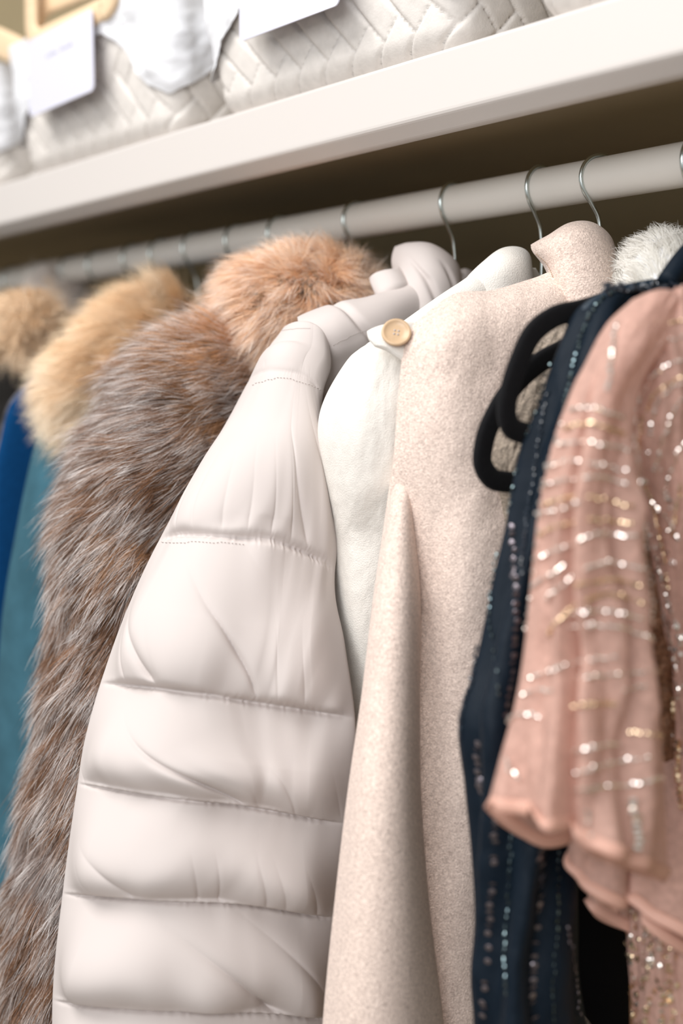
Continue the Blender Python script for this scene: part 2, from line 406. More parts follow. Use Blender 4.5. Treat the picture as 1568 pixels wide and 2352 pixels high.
# the strap of a wooden hoop between the two left baskets
a = Acc(); P = spline([onY(-90, 62, .72), onY(-20, 90, .72), (onY(40, 118, .72)), onY(92, 150, .72)], 24)
a.tube(P, 1, 12, flat=(.017, .005), up=(0, 1, 0))
P = spline([onY(88, 120, .72), onY(84, 60, .72), onY(98, 22, .722), onY(150, -10, .725), onY(230, -40, .73)], 30)
a.tube(P, 1, 12, flat=(.014, .005), up=(0, 1, 0))
o = a.build('wooden_hoop', m_wood, origin=tuple(onY(88, 150, .72))); tag(o, 'bent pale wooden hoop leaning beside the upper left basket', 'hoop')

# ------------------------------------------------------------------ hangers
def hanger(X, label, group='wire-hooked hangers on the rod', yaw=0, neck=.02, arms=True, mh=None):
    root = thing('clothes_hanger', (X, RY, RZ), label, 'hanger', group)
    a = Acc(); P = []
    R = RR+.0019
    for k in range(15):
        an = math.radians(-35+ (215)*k/14)   # from the back, over the top, to the front
        P.append((0, R*math.cos(an), R*math.sin(an)))
    P += [(0, -R*.90, -.008), (0, -R*.45, -.020), (0, -.002, -.030), (0, 0, -.040), (0, 0, -.088)]
    P = np.array(P); c, s_ = math.cos(yaw), math.sin(yaw)
    P = np.stack([X-P[:, 1]*s_, RY+P[:, 1]*c, RZ+P[:, 2]], 1)
    a.tube(spline(P, 60), .0017, 8, up=(1, .01, 0)); a.build('hook', mh or m_wire, root)
    if arms:
        a = Acc(); P = [(X, RY+s*(.0+t*.19), RZ-.092-.02*t-.055*t*t) for s in (1,) for t in (0,)]
        L = [(X, RY-t*.155, RZ-.09-.03*t-.06*t*t) for t in np.linspace(1, 0, 12)]
        Rr = [(X, RY+t*.155, RZ-.09-.03*t-.06*t*t) for t in np.linspace(0, 1, 12)][1:]
        a.tube(L+Rr, 1, 10, flat=(.009, .004), up=(1, 0, 0)); a.build('shoulder_bar', m_velvet, root)
    return root
hk = [(-1.075, 'hanger whose wire hook rises between the fox coat and the puffer collar'),
      (-.939, 'silver wire hook of the hanger behind the puffer jacket collar'),
      (-.833, 'thin dark wire hook of the hanger between the cream and sand collars'),
      (-.769, 'crooked silver hook standing right behind the sand coat collar, nearest hook'),
      (-1.201, 'hanger hook above the fox fur collar, the clearest of the blurred ones'),
      (-1.282, 'blurred hanger hook second to the left of the fox collar top'),
      (-1.365, 'blurred hanger hook above the top end of the cream fur collar'),
      (-1.439, 'tan tinted blurred hanger hook left of the cream fur collar top'),
      (-1.505, 'blurred hanger hook above the blue tab by the cream fur'),
      (-1.592, 'blurred silver hanger neck above the dark gap left of the cream fur'),
      (-1.669, 'blurred hanger hook above the brown edged pale fur'),
      (-1.75, 'far blurred hanger hook over the pale fur at the left'),
      (-1.84, 'farthest visible blurred hanger hook at the left end of the rod')]
for i, (x, l) in enumerate(hk): hanger(x, l, yaw=[0, .1, .05, -.25, 0, .1, -.1, 0, .1, 0, .1, 0, 0][i])

# velvet hangers holding the dresses
def velvet(path, X, hookx, label):
    root = thing('velvet_hanger', (hookx, RY, RZ), label, 'hanger', 'black velvet hangers')
    neck = np.array([hookx, RY, RZ-.085])
    P = [onX(px, py, X) for px, py in path]
    Pl = spline([neck]+P, 90)
    a = Acc(); a.tube(Pl, 1, 16, flat=(.0072, .0036), up=(1, 0, 0))
    # the far half mirrors the near half about the neck
    Q = Pl.copy(); Q[:, 1] = 2*RY-Q[:, 1]; Q[:, 0] = 2*hookx-Q[:, 0]
    a.tube(Q, 1, 16, flat=(.0072, .0036), up=(1, 0, 0))
    a.tube(spline([Pl[-1], (Pl[-1]+Q[-1])/2, Q[-1]], 8), 1, 16, flat=(.006, .0036), up=(1, 0, 0))
    a.build('hanger_frame', m_velvet, root)
    b = Acc(); R = RR+.0019; H = [(0, R*math.cos(t), R*math.sin(t)) for t in np.radians(np.linspace(-35, 180, 15))]
    H += [(0, -R*.9, -.008), (0, -R*.45, -.02), (0, -.002, -.03), (0, 0, -.04), (0, 0, -.088)]
    b.tube(spline(np.array(H)+[hookx, RY, RZ], 60), .0018, 8, up=(1, .01, 0)); b.build('hook', m_wire, root)
    return root
velvet([(1440, 680), (1335, 712), (1272, 728), (1222, 768), (1192, 830), (1172, 890), (1163, 945), (1172, 980), (1200, 994), (1260, 996)],
       -.655, -.64, 'black velvet hanger whose upper rounded end shows against the sand coat')
velvet([(1400, 745), (1300, 800), (1240, 832), (1190, 875), (1140, 945), (1112, 1015), (1108, 1065), (1128, 1098), (1165, 1107), (1230, 1106)],
       -.690, -.675, 'black velvet hanger set lower and behind the other, near the sand coat')

# ------------------------------------------------------------------ puffer jacket
pj = thing('puffer_jacket', (-.94, RY, .09), 'pale greige quilted puffer jacket hanging between the fox fur coat and the cream coat', 'jacket')
def puff_disp(S, V, P):
    fr = V-np.floor(V); k = np.floor(V)
    amp = np.where(V < 1, .003, np.where(V < 2, .009, np.where(V < 3, .016, .0195)))
    body = (np.sin(math.pi*fr**1.9)).clip(0)**.66          # fullest just above the next seam
    d = amp*body
    near_b = np.exp(-((1-fr)/.30)**1.6)*(1-np.exp(-((1-fr)/.035)**2)); near_t = np.exp(-(fr/.22)**1.3)
    on = np.where(V < 2, np.clip(V-.9, 0, .38), 1.0)
    sh = 1.4*noise(S*2.2+3, k*5.1, 0, 5)
    for ph, sc_, am in ((0, 5.5, .0105), (5, 13, .0045)):
        wv = noise(S*sc_+(1-fr)*sh*sc_*.28, k*7.3+ph, 0, 21+ph)
        d += on*am*wv*near_b+on*am*.35*noise(S*sc_*1.3-fr*sh*2, k*3.1+ph, 0, 31)*near_t
    # sharp valleys fanning up out of the seam
    for q, (sc_, am, ext) in enumerate(((4.3, .0085, .5), (9.5, .0038, .3))):
        rg = 1-np.abs(noise(S*sc_+(1-fr)*(1.1+sh)*1.5+q*9, k*4.7+3, 0, 71+q))
        msk = np.clip(noise(S*2.6+q*5, k*3.9, 0, 75)*1.6+.35, 0, 1)
        d -= on*am*msk*rg**9*np.exp(-((1-fr)/ext)**2)*(1-np.exp(-((1-fr)/.05)**2))
    d += on*.0045*noise(S*3.5+fr*1.5*sh, V*.9, 0, 44)*body+on*.0022*noise(S*8-fr*2.5*sh, V*1.1, 2, 45)*body
    sd = np.minimum(fr, 1-fr); d += on*.0005*np.sin(S*170+noise(S*30, k, 0, 2)*3)*np.exp(-(sd/.03)**2)
    d -= np.where(V < 1.5, .0008, .0038)*np.exp(-(sd/.02)**2)
    return d
rows = [[(655, 752, -.965), (690, 745, -.94), (725, 748, -.925), (752, 772, -.915)],
        [(620, 810, -.97), (665, 805, -.93), (715, 810, -.915), (760, 840, -.905)],
        [(572, 885, -.97), (635, 866, -.925), (690, 875, -.91), (742, 905, -.90)],
        [(528, 965, -.97), (600, 985, -.92), (680, 975, -.90), (736, 960, -.90)],
        [(455, 1092, -.965), (560, 1090, -.91), (660, 1090, -.89), (752, 1095, -.89)],
        [(395, 1195, -.96), (510, 1200, -.905), (650, 1210, -.885), (776, 1235, -.875)],
        [(366, 1247, -.96), (500, 1246, -.90), (640, 1262, -.88), (768, 1312, -.87)],
        [(292, 1405, -.96), (450, 1430, -.895), (630, 1450, -.87), (792, 1480, -.84)],
        [(232, 1570, -.96), (420, 1590, -.89), (620, 1618, -.86), (816, 1648, -.825)],
        [(196, 1700, -.96), (390, 1720, -.89), (610, 1745, -.86), (812, 1765, -.825)],
        [(180, 1798, -.96), (370, 1824, -.89), (590, 1850, -.86), (798, 1888, -.83)],
        [(145, 2050, -.96), (350, 2058, -.89), (560, 2068, -.86), (776, 2105, -.845)],
        [(122, 2293, -.96), (320, 2304, -.89), (550, 2308, -.86), (756, 2335, -.85)],
        [(130, 2530, -.96), (310, 2545, -.89), (540, 2555, -.87), (750, 2570, -.86)],
        [(170, 2780, -.96), (330, 2790, -.90), (530, 2795, -.88), (720, 2800, -.87)]]
vs = [0, .5, 1, 1.25, 1.6, 1.86, 2, 2.5, 3, 3.5, 4, 5, 6, 7, 8]
slv = Patch(rows, vs, nu=360, nv=760, tf=lambda V: .007+.010*np.clip(V[:, 0]/2, 0, 1)[:, None], tb=.012, p=.5, cap=(.012, .03), disp=puff_disp, uni=.85)
slv.build('sleeve', m_puff, pj)
def yoke_disp(S, V, P):
    d = .0016*noise(S*7+V*1.5, V*1.5, 0, 60)
    for s0, k, wdt, am in ((.30, .10, .02, -.004), (.62, -.10, .02, -.006), (.72, -.14, .015, -.006), (.80, -.2, .015, -.007), (.86, -.12, .018, -.005)):
        d += am*np.exp(-((S-s0-k*(V-1))/wdt)**2)
    return d
rows = [[(682, 728, -.955), (760, 704, -.945), (850, 690, -.94), (930, 655, -.94), (1020, 615, -.94), (1120, 640, -.95)],
        [(690, 760, -.93), (775, 745, -.92), (860, 722, -.92), (950, 690, -.925), (1045, 650, -.93), (1150, 680, -.94)],
        [(725, 800, -.925), (790, 785, -.915), (870, 752, -.915), (960, 740, -.925), (1060, 720, -.93), (1180, 740, -.94)],
        [(740, 880, -.93), (800, 838, -.925), (880, 800, -.925), (970, 800, -.93), (1080, 800, -.935), (1220, 820, -.945)],
        [(720, 1100, -.95), (800, 1100, -.94), (900, 1100, -.94), (1000, 1100, -.94), (1110, 1100, -.945), (1260, 1100, -.95)],
        [(640, 1900, -.985), (780, 1900, -.985), (880, 1900, -.985), (1000, 1900, -.98), (1100, 1900, -.98), (1240, 1900, -.98)],
        [(600, 2900, -.985), (760, 2900, -.985), (880, 2900, -.985), (1000, 2900, -.98), (1100, 2900, -.98), (1240, 2900, -.98)]]
yk = Patch(rows, [0, .5, 1, 1.7, 3, 6, 9], nu=260, nv=300, tf=.012, tb=.03, p=.4, cap=(.06, 0), disp=yoke_disp, uni=.8)
yk.build('jacket_body', m_puff, pj)
rows = [[(906, 566, -.965), (940, 560, -.95), (985, 570, -.935), (1030, 600, -.93), (1046, 630, -.94)],
        [(900, 600, -.965), (945, 598, -.94), (990, 606, -.92), (1030, 628, -.92), (1050, 660, -.935)],
        [(905, 640, -.96), (950, 645, -.93), (995, 650, -.915), (1035, 668, -.915), (1058, 695, -.93)],
        [(890, 690, -.95), (940, 715, -.925), (990, 720, -.915), (1040, 720, -.92), (1075, 725, -.93)]]
Patch(rows, None, nu=120, nv=90, tf=.010, tb=.014, p=.5, cap=(.25, 0), disp=lambda S, V, P: .0012*noise(S*4, V*1.0, 0, 3)-.004*np.exp(-((S-.30-.12*(V-1))/.035)**2)*np.clip(V-1, 0, 1)-.004*np.exp(-((S-.55-.12*(V-1))/.03)**2)*np.clip(V-1, 0, 1)).build('collar', m_puff, pj)
rows = [[(848, 640, -.955), (862, 630, -.95), (885, 626, -.945), (915, 612, -.945)],
        [(852, 655, -.95), (880, 648, -.94), (905, 640, -.935), (935, 640, -.935)],
        [(868, 690, -.94), (890, 680, -.93), (920, 670, -.925), (955, 665, -.93)]]
Patch(rows, None, nu=50, nv=40, tf=.006, tb=.006, p=.5, cap=(.3, .2)).build('collar_tab', m_puff, pj)
# visible machine stitching
for line in ([(580, 884), (640, 869), (690, 877), (736, 896)], [(372, 1247), (470, 1246), (560, 1250)], [(648, 760), (680, 756), (712, 755)], [(765, 792), (800, 775), (850, 755)]):
    pt = slv if line[0][0] < 760 else yk
    Q, nn = pt.snap(line, 46, .0006)
    a = Acc()
    for k in range(0, 45, 2): a.tube([Q[k], Q[k+1]], .00022, 4, up=(.3, .5, .8))
    a.build('stitching', m_thread, pj)

# ------------------------------------------------------------------ cream coat
cc = thing('wool_coat', (-.833, RY, .09), 'cream white wool coat with a buttoned shoulder tab between the puffer and the sand coat', 'coat', 'wool coats')
rows = [[(848, 800, -.86), (880, 785, -.84), (920, 775, -.825), (960, 770, -.82)],
        [(792, 850, -.875), (850, 835, -.83), (905, 830, -.812), (965, 830, -.805)],
        [(748, 920, -.885), (820, 920, -.83), (890, 920, -.808), (968, 920, -.80)],
        [(733, 985, -.885), (810, 1000, -.83), (890, 1000, -.808), (965, 1000, -.80)],
        [(742, 1080, -.885), (815, 1090, -.835), (890, 1090, -.812), (960, 1090, -.805)],
        [(758, 1200, -.895), (825, 1210, -.85), (890, 1210, -.825), (960, 1210, -.81)],
        [(765, 1350, -.905), (825, 1350, -.855), (880, 1350, -.835), (960, 1350, -.82)],
        [(775, 1550, -.90), (825, 1550, -.86), (870, 1550, -.845), (960, 1550, -.83)],
        [(790, 1900, -.905), (830, 1900, -.88), (870, 1900, -.865), (940, 1900, -.85)],
        [(790, 2800, -.905), (830, 2800, -.89), (870, 2800, -.88), (940, 2800, -.86)]]
csl = Patch(rows, [0, .5, 1, 1.5, 2, 3, 4, 5, 7, 11], nu=120, nv=320, tf=.012, tb=.010, p=.5, cap=(.05, 0), disp=lambda S, V, P: .0035*noise(S*3, V*.7, 0, 12)+.0012*fbm(S*5, V*1.2, 0, 13))
csl.build('sleeve', m_cream, cc)
rows = [[(850, 790, -.85), (930, 742, -.84), (1045, 664, -.835), (1120, 618, -.835), (1230, 615, -.835)],
        [(880, 810, -.83), (950, 765, -.82), (1060, 690, -.82), (1130, 660, -.82), (1250, 660, -.825)],
        [(900, 900, -.835), (980, 880, -.83), (1080, 850, -.83), (1160, 850, -.83), (1290, 850, -.835)],
        [(905, 1500, -.89), (980, 1500, -.85), (1080, 1500, -.85), (1160, 1500, -.85), (1290, 1500, -.85)],
        [(905, 2800, -.89), (980, 2800, -.85), (1080, 2800, -.85), (1160, 2800, -.85), (1290, 2800, -.85)]]
Patch(rows, [0, .5, 1.5, 5, 11], nu=120, nv=160, tf=.008, tb=.015, p=.4, cap=(.04, 0)).build('coat_body', m_cream, cc)
rows = [[(1068, 648, -.84), (1120, 608, -.835), (1160, 578, -.83), (1198, 578, -.83), (1214, 604, -.835)],
        [(1060, 662, -.83), (1115, 632, -.82), (1160, 612, -.812), (1198, 612, -.812), (1218, 635, -.82)],
        [(1060, 690, -.825), (1120, 680, -.815), (1165, 670, -.81), (1205, 670, -.81), (1226, 690, -.82)]]
Patch(rows, None, nu=90, nv=60, tf=.008, tb=.012, p=.5, cap=(.3, 0)).build('collar', m_cream, cc)
rows = [[(842, 762, -.812), (880, 748, -.806), (925, 742, -.80), (975, 738, -.798)],
        [(846, 778, -.806), (885, 776, -.80), (930, 778, -.794), (975, 780, -.792)],
        [(860, 796, -.802), (890, 806, -.796), (922, 828, -.79), (960, 850, -.788)]]
st = Patch(rows, None, nu=70, nv=40, tf=.0035, tb=.0035, p=.3, cap=(.12, .12)); tb = st.build('shoulder_tab', m_cream, cc)
# button with a raised rim and four holes
cen, nn = st.snap([(904, 770), (909, 772)], 3, .004); cen = cen[1]; nrm = -cen/np.linalg.norm(cen)*.55+np.array([.35, -.25, .62])*.6; nrm /= np.linalg.norm(nrm)
ax = np.cross(nrm, [0, 0, 1]); ax /= np.linalg.norm(ax); ay = np.cross(nrm, ax)
prof = [(0, -.001), (.0098, -.001), (.0108, .0006), (.0105, .0018), (.0094, .0022), (.0084, .0016), (.0074, .0009), (.004, .0007), (0, .0007)]
a = Acc(); n = 40; V = [cen+ax*r_*math.cos(t)+ay*r_*math.sin(t)+nrm*h for r_, h in prof for t in np.linspace(0, 2*math.pi, n, endpoint=False)]
a.add(V, [(i*n+k, i*n+(k+1) % n, (i+1)*n+(k+1) % n, (i+1)*n+k) for i in range(len(prof)-1) for k in range(n)])
bt = a.build('button', m_button, cc); bt['label'] = 'tan horn button'
a = Acc()
for t in (0, 1, 2, 3):
    c_ = cen+ax*.002*math.cos(t*math.pi/2+.6)+ay*.002*math.sin(t*math.pi/2+.6)
    a.tube([c_+nrm*.0005, c_+nrm*.0010], .0008, 8, up=(.3, .2, .9))
a.build('button_holes', m_thread, bt)

# ------------------------------------------------------------------ sand coat
bc = thing('wool_coat', (-.769, RY, .09), 'sand beige wool coat with a turned-up topstitched collar and wide flat sleeve', 'coat', 'wool coats')
rows = [[(950, 742, -.79), (1040, 676, -.785), (1130, 666, -.78), (1220, 640, -.775), (1290, 620, -.77), (1400, 640, -.77)],
        [(930, 790, -.79), (1030, 740, -.765), (1130, 720, -.757), (1220, 700, -.752), (1300, 690, -.75), (1410, 700, -.755)],
        [(915, 900, -.79), (1020, 880, -.757), (1120, 880, -.745), (1210, 880, -.74), (1300, 880, -.74), (1420, 880, -.745)],
        [(905, 1030, -.79), (1010, 1030, -.757), (1100, 1030, -.742), (1190, 1030, -.738), (1290, 1030, -.738), (1420, 1030, -.74)],
        [(890, 1200, -.80), (1000, 1200, -.765), (1080, 1200, -.742), (1170, 1200, -.735), (1290, 1200, -.735), (1420, 1200, -.74)],
        [(880, 1500, -.80), (980, 1500, -.775), (1070, 1500, -.745), (1170, 1500, -.735), (1290, 1500, -.735), (1420, 1500, -.74)],
        [(880, 1900, -.80), (980, 1900, -.772), (1070, 1900, -.748), (1170, 1900, -.755), (1290, 1900, -.755), (1420, 1900, -.755)],
        [(880, 2900, -.80), (980, 2900, -.775), (1070, 2900, -.755), (1170, 2900, -.76), (1290, 2900, -.76), (1420, 2900, -.76)]]
bb = Patch(rows, [0, .4, 1.2, 2, 3, 5, 8, 14], nu=200, nv=320, tf=.008, tb=.02, p=.45, cap=(.05, 0),
           disp=lambda S, V, P: .003*noise(S*4, V*.5, 0, 15)+.001*fbm(S*6, V*1.2, 0, 16)); bb.build('coat_body', m_beige, bc)
rows = [[(935, 800, -.82), (955, 790, -.81), (985, 790, -.80), (1010, 800, -.80)],
        [(924, 850, -.815), (950, 850, -.80), (985, 850, -.79), (1020, 860, -.79)],
        [(915, 930, -.81), (930, 930, -.795), (950, 930, -.795), (970, 930, -.81)],
        [(905, 1030, -.81), (922, 1030, -.797), (942, 1030, -.795), (965, 1030, -.81)],
        [(886, 1180, -.80), (905, 1180, -.781), (930, 1180, -.775), (958, 1180, -.792)],
        [(862, 1350, -.788), (888, 1350, -.765), (925, 1350, -.757), (965, 1350, -.776)],
        [(832, 1600, -.782), (870, 1600, -.752), (915, 1600, -.744), (962, 1600, -.762)],
        [(800, 1820, -.778), (850, 1820, -.742), (910, 1820, -.732), (965, 1820, -.752)],
        [(772, 2050, -.778), (835, 2050, -.738), (910, 2050, -.726), (982, 2050, -.746)],
        [(742, 2352, -.778), (820, 2352, -.735), (915, 2352, -.722), (1018, 2352, -.74)],
        [(730, 2900, -.778), (830, 2900, -.735), (940, 2900, -.722), (1060, 2900, -.74)]]
bs = Patch(rows, [0, .4, 1, 1.6, 2.5, 3.5, 5, 6.3, 7.7, 9.5, 13], nu=120, nv=360, tf=lambda V: .002+.005*np.clip((V[:, 0]-1.5)/4, 0, 1)[:, None], tb=.012, p=.5, cap=(.03, 0),
           disp=lambda S, V, P: .0014*noise(S*2.5, V*.5, 0, 25)); bs.build('sleeve', m_beige, bc)
rows = [[(1218, 562, -.80), (1262, 545, -.782), (1310, 519, -.77), (1352, 516, -.765), (1388, 536, -.765), (1404, 566, -.77)],
        [(1224, 578, -.795), (1266, 566, -.765), (1312, 545, -.75), (1358, 545, -.745), (1396, 572, -.748), (1414, 610, -.755)],
        [(1250, 612, -.785), (1288, 606, -.755), (1330, 598, -.742), (1370, 600, -.738), (1405, 620, -.742), (1422, 650, -.75)],
        [(1266, 655, -.775), (1300, 655, -.75), (1340, 655, -.738), (1378, 655, -.734), (1408, 665, -.738), (1422, 690, -.745)],
        [(1280, 720, -.765), (1310, 725, -.747), (1345, 730, -.736), (1380, 735, -.732), (1408, 740, -.735), (1424, 750, -.74)]]
bcol = Patch(rows, None, nu=150, nv=150, tf=.006, tb=.007, p=.45, cap=(.16, 0)); bcol.build('collar', m_beige, bc)
a = Acc()
for line in ([(1232, 583), (1256, 606), (1272, 640), (1284, 700)],):
    Q, _ = bcol.snap(line, 60, .0004)
    for k in range(0, 59, 2): a.tube([Q[k], Q[k+1]], .0003, 4, up=(.3, .5, .8))
a.build('topstitching', m_beige_th, bc)

# ------------------------------------------------------------------ taupe plush jacket behind the velvet hangers
tj = thing('plush_jacket', (-.725, RY, .08), 'taupe plush jacket glimpsed through the loops of the velvet hangers', 'jacket')
rows = [[(1230, 775, -.728), (1300, 735, -.715), (1400, 700, -.71), (1500, 690, -.71)],
        [(1180, 850, -.728), (1260, 850, -.712), (1380, 850, -.705), (1500, 850, -.70)],
        [(1150, 960, -.728), (1230, 960, -.712), (1360, 960, -.705), (1500, 960, -.70)],
        [(1128, 1060, -.728), (1210, 1060, -.712), (1350, 1060, -.705), (1500, 1060, -.70)],
        [(1150, 1150, -.73), (1220, 1150, -.716), (1350, 1150, -.705), (1500, 1150, -.70)],
        [(1160, 1400, -.73), (1240, 1400, -.716), (1350, 1400, -.71), (1500, 1400, -.705)],
        [(1130, 2900, -.735), (1240, 2900, -.72), (1350, 2900, -.715), (1500, 2900, -.71)]]
tp = Patch(rows, [0, 1, 2, 3, 4, 6, 16], nu=120, nv=220, tf=.004, tb=.006, p=.4, cap=(.06, 0), disp=lambda S, V, P: .0012*fbm(S*30, V*9, 0, 18)); tp.build('jacket_body', m_taupe, tj)

# ------------------------------------------------------------------ beads
def bead_mesh(acc_V, acc_F, P, T, Nn, rx, rt, n=6):
    """elongated faceted bead, axis T"""
    b = np.cross(T, Nn); b /= max(np.linalg.norm(b), 1e-6); c = np.cross(b, T); base = sum(len(v) for v in acc_V)
    V = [P-T*rx]
    for h, q in ((-.7, .75), (0, 1), (.7, .75)):
        for k in range(n):
            an = 2*math.pi*k/n; V.append(P+T*rx*h+(b*math.cos(an)+c*math.sin(an))*rt*q)
    V.append(P+T*rx); acc_V.append(np.array(V))
    F = [(base, base+1+(k+1) % n, base+1+k) for k in range(n)]
    for i in (0, 1): F += [(base+1+i*n+k, base+1+i*n+(k+1) % n, base+1+(i+1)*n+(k+1) % n, base+1+(i+1)*n+k) for k in range(n)]
    e = base+1+3*n; F += [(base+1+2*n+k, base+1+2*n+(k+1) % n, e) for k in range(n)]
    acc_F += F
def bead_line(patch, line, parent, m_, name='bead_trim', rx=.0013, rt=.0009, gap=.0032, off=.0012, jit=.0004, skip=0, disc=False):
    Lg = sum(math.dist(line[i], line[i+1]) for i in range(len(line)-1)); n = max(8, int(Lg/6))
    Q, nn = patch.snap(line, n, off); d = np.r_[0, np.cumsum(np.linalg.norm(np.diff(Q, axis=0), axis=1))]
    m = max(2, int(d[-1]/gap)); V, F = [], []
    for k in range(m):
        if random.random() < skip: continue
        x = (k+.5)/m*d[-1]; P = np.array([np.interp(x, d, Q[:, i]) for i in range(3)]); P2 = np.array([np.interp(min(x+.002, d[-1]), d, Q[:, i]) for i in range(3)])
        P0 = np.array([np.interp(max(x-.002, 0), d, Q[:, i]) for i in range(3)])
        T = P2-P0; T = T/max(np.linalg.norm(T), 1e-7)+np.random.default_rng(k).normal(0, .12, 3); T /= np.linalg.norm(T)
        N0 = nn[min(int(x/d[-1]*(n-1)), n-1)]
        P = P+np.random.default_rng(k+99).normal(0, jit, 3)
        if disc: bead_mesh(V, F, P, (N0+T*.8*(1 if k % 2 else .3))/np.linalg.norm(N0+T*.8*(1 if k % 2 else .3)), T, rt*.18, rt, 9)
        else: bead_mesh(V, F, P, T, N0, rx*(1+.25*random.random()), rt)
    if V: return mesh_obj(name, np.concatenate(V), F, m_, parent, smooth=False)

# ------------------------------------------------------------------ navy beaded dress
nd = thing('beaded_dress', (-.64, RY, .08), 'dark navy sheer dress with columns of beads and sequins, left of the peach dress', 'dress', 'beaded dresses')
def nv_disp(S, V, P): return .0065*np.sin(S*17+2*noise(S*1.5, V*.4, 0, 3)+.6*V)*np.clip(V*.5, 0, 1)+.0012*fbm(S*8, V*1.5, 0, 19)
rows = [[(1405, 672, -.655), (1440, 662, -.645), (1500, 655, -.64), (1600, 650, -.64)],
        [(1330, 712, -.655), (1380, 705, -.635), (1450, 700, -.63), (1600, 700, -.63)],
        [(1292, 780, -.655), (1345, 780, -.63), (1420, 780, -.622), (1600, 780, -.62)],
        [(1262, 880, -.655), (1310, 880, -.63), (1400, 880, -.62), (1590, 880, -.618)],
        [(1238, 960, -.655), (1290, 960, -.63), (1390, 960, -.62), (1590, 960, -.618)],
        [(1200, 1050, -.66), (1260, 1050, -.632), (1370, 1050, -.62), (1570, 1050, -.618)],
        [(1165, 1200, -.66), (1235, 1200, -.632), (1350, 1200, -.62), (1540, 1200, -.618)],
        [(1132, 1340, -.66), (1210, 1340, -.63), (1330, 1340, -.615), (1520, 1340, -.618)],
        [(1092, 1530, -.66), (1180, 1530, -.625), (1300, 1530, -.612), (1480, 1530, -.615)],
        [(1054, 1660, -.66), (1160, 1660, -.62), (1290, 1660, -.61), (1430, 1660, -.62)],
        [(1068, 1800, -.66), (1160, 1800, -.62), (1270, 1800, -.61), (1380, 1800, -.63)],
        [(1085, 1970, -.66), (1160, 1970, -.62), (1250, 1970, -.61), (1330, 1970, -.64)],
        [(1092, 2120, -.66), (1165, 2120, -.62), (1250, 2120, -.61), (1325, 2120, -.64)],
        [(1083, 2250, -.66), (1160, 2250, -.62), (1250, 2250, -.61), (1328, 2250, -.64)],
        [(1092, 2360, -.66), (1160, 2360, -.62), (1250, 2360, -.61), (1345, 2360, -.64)],
        [(1090, 2900, -.66), (1170, 2900, -.62), (1270, 2900, -.61), (1400, 2900, -.64)]]
npch = Patch(rows, [0, .3, .7, 1.3, 1.8, 2.4, 3.4, 4.3, 5.5, 6.4, 7.3, 8.4, 9.4, 10.3, 11, 14], nu=200, nv=420, tf=.006, tb=.006, p=.4, cap=(.03, 0), disp=nv_disp)
npch.build('dress_body', m_navy, nd)
L = bead_line
L(npch, [(1425, 668), (1385, 690), (1350, 735), (1328, 800), (1312, 870), (1300, 930), (1288, 1000), (1270, 1090)], nd, m_steel, rx=.0016, rt=.0013, gap=.0042)
L(npch, [(1262, 895), (1245, 960), (1232, 1040), (1222, 1130), (1210, 1220), (1198, 1320)], nd, m_jet, rx=.0012, rt=.0010, gap=.003)
L(npch, [(1262, 830), (1235, 935), (1208, 1010), (1185, 1100), (1170, 1180)], nd, m_steel, rx=.0014, rt=.0010, gap=.0036, skip=.3)
L(npch, [(1145, 1265), (1130, 1345), (1125, 1430), (1136, 1500), (1145, 1600)], nd, m_steel, rx=.0015, rt=.0009, gap=.0045, skip=.25)
L(npch, [(1100, 1480), (1085, 1560), (1062, 1640), (1058, 1700)], nd, m_jet, rx=.0014, rt=.0012, gap=.0032)
L(npch, [(1175, 1200), (1182, 1300), (1185, 1400), (1178, 1500), (1168, 1600), (1160, 1650)], nd, m_seq, 'sequin_column', rt=.0022, gap=.0052, disc=True)
L(npch, [(1100, 1700), (1098, 1760), (1108, 1820)], nd, m_seq, 'sequin_column', rt=.0025, gap=.0046, disc=True)
L(npch, [(1140, 1880), (1132, 1980), (1126, 2080), (1120, 2200), (1112, 2350)], nd, m_seq, 'sequin_column', rt=.0024, gap=.0046, disc=True, skip=.25)
L(npch, [(1178, 1900), (1172, 2000), (1166, 2100), (1162, 2200), (1165, 2290)], nd, m_steel, rx=.0018, rt=.0008, gap=.0052)
L(npch, [(1240, 1930), (1236, 2050), (1228, 2180), (1222, 2280), (1228, 2345)], nd, m_seq, 'sequin_column', rt=.0025, gap=.0046, disc=True, skip=.2)
L(npch, [(1280, 1945), (1278, 2050), (1275, 2150), (1268, 2250), (1268, 2350)], nd, m_steel, rx=.0018, rt=.0008, gap=.0052)
L(npch, [(1300, 2120), (1312, 2200), (1322, 2260), (1330, 2340)], nd, m_seq, 'bead_trim', rx=.0015, rt=.0009, gap=.005)
# rolled shoulder edge and bugle beads at the neck
P = [onX(1500, 652, -.625), onX(1440, 664, -.63), onX(1395, 678, -.635), onX(1352, 705, -.64), onX(1318, 752, -.645), onX(1290, 830, -.648), onX(1268, 905, -.65), onX(1245, 975, -.652)]
a = Acc(); a.tube(spline(P, 60), .0035, 10, up=(1, 0, 0)); a.build('shoulder_binding', m_navy2, nd)
V, F = [], []
for k in range(70):
    p = onX(1390+190*random.random(), 668-16*random.random(), -.612-.012*random.random()); T = rng.normal(0, 1, 3); T /= np.linalg.norm(T)
    bead_mesh(V, F, p, T, np.array([.1, .3, .9]), .0035, .0010)
mesh_obj('bugle_bead_neckline', np.concatenate(V), F, m_jet, nd, smooth=False)
P = spline([onX(1530, 650, -.62), onX(1556, 612, -.62), onX(1600, 560, -.625)], 12)
a = Acc(); a.tube(P, .007, 10, up=(1, 0, 0)); a.build('strap', m_navy, nd)

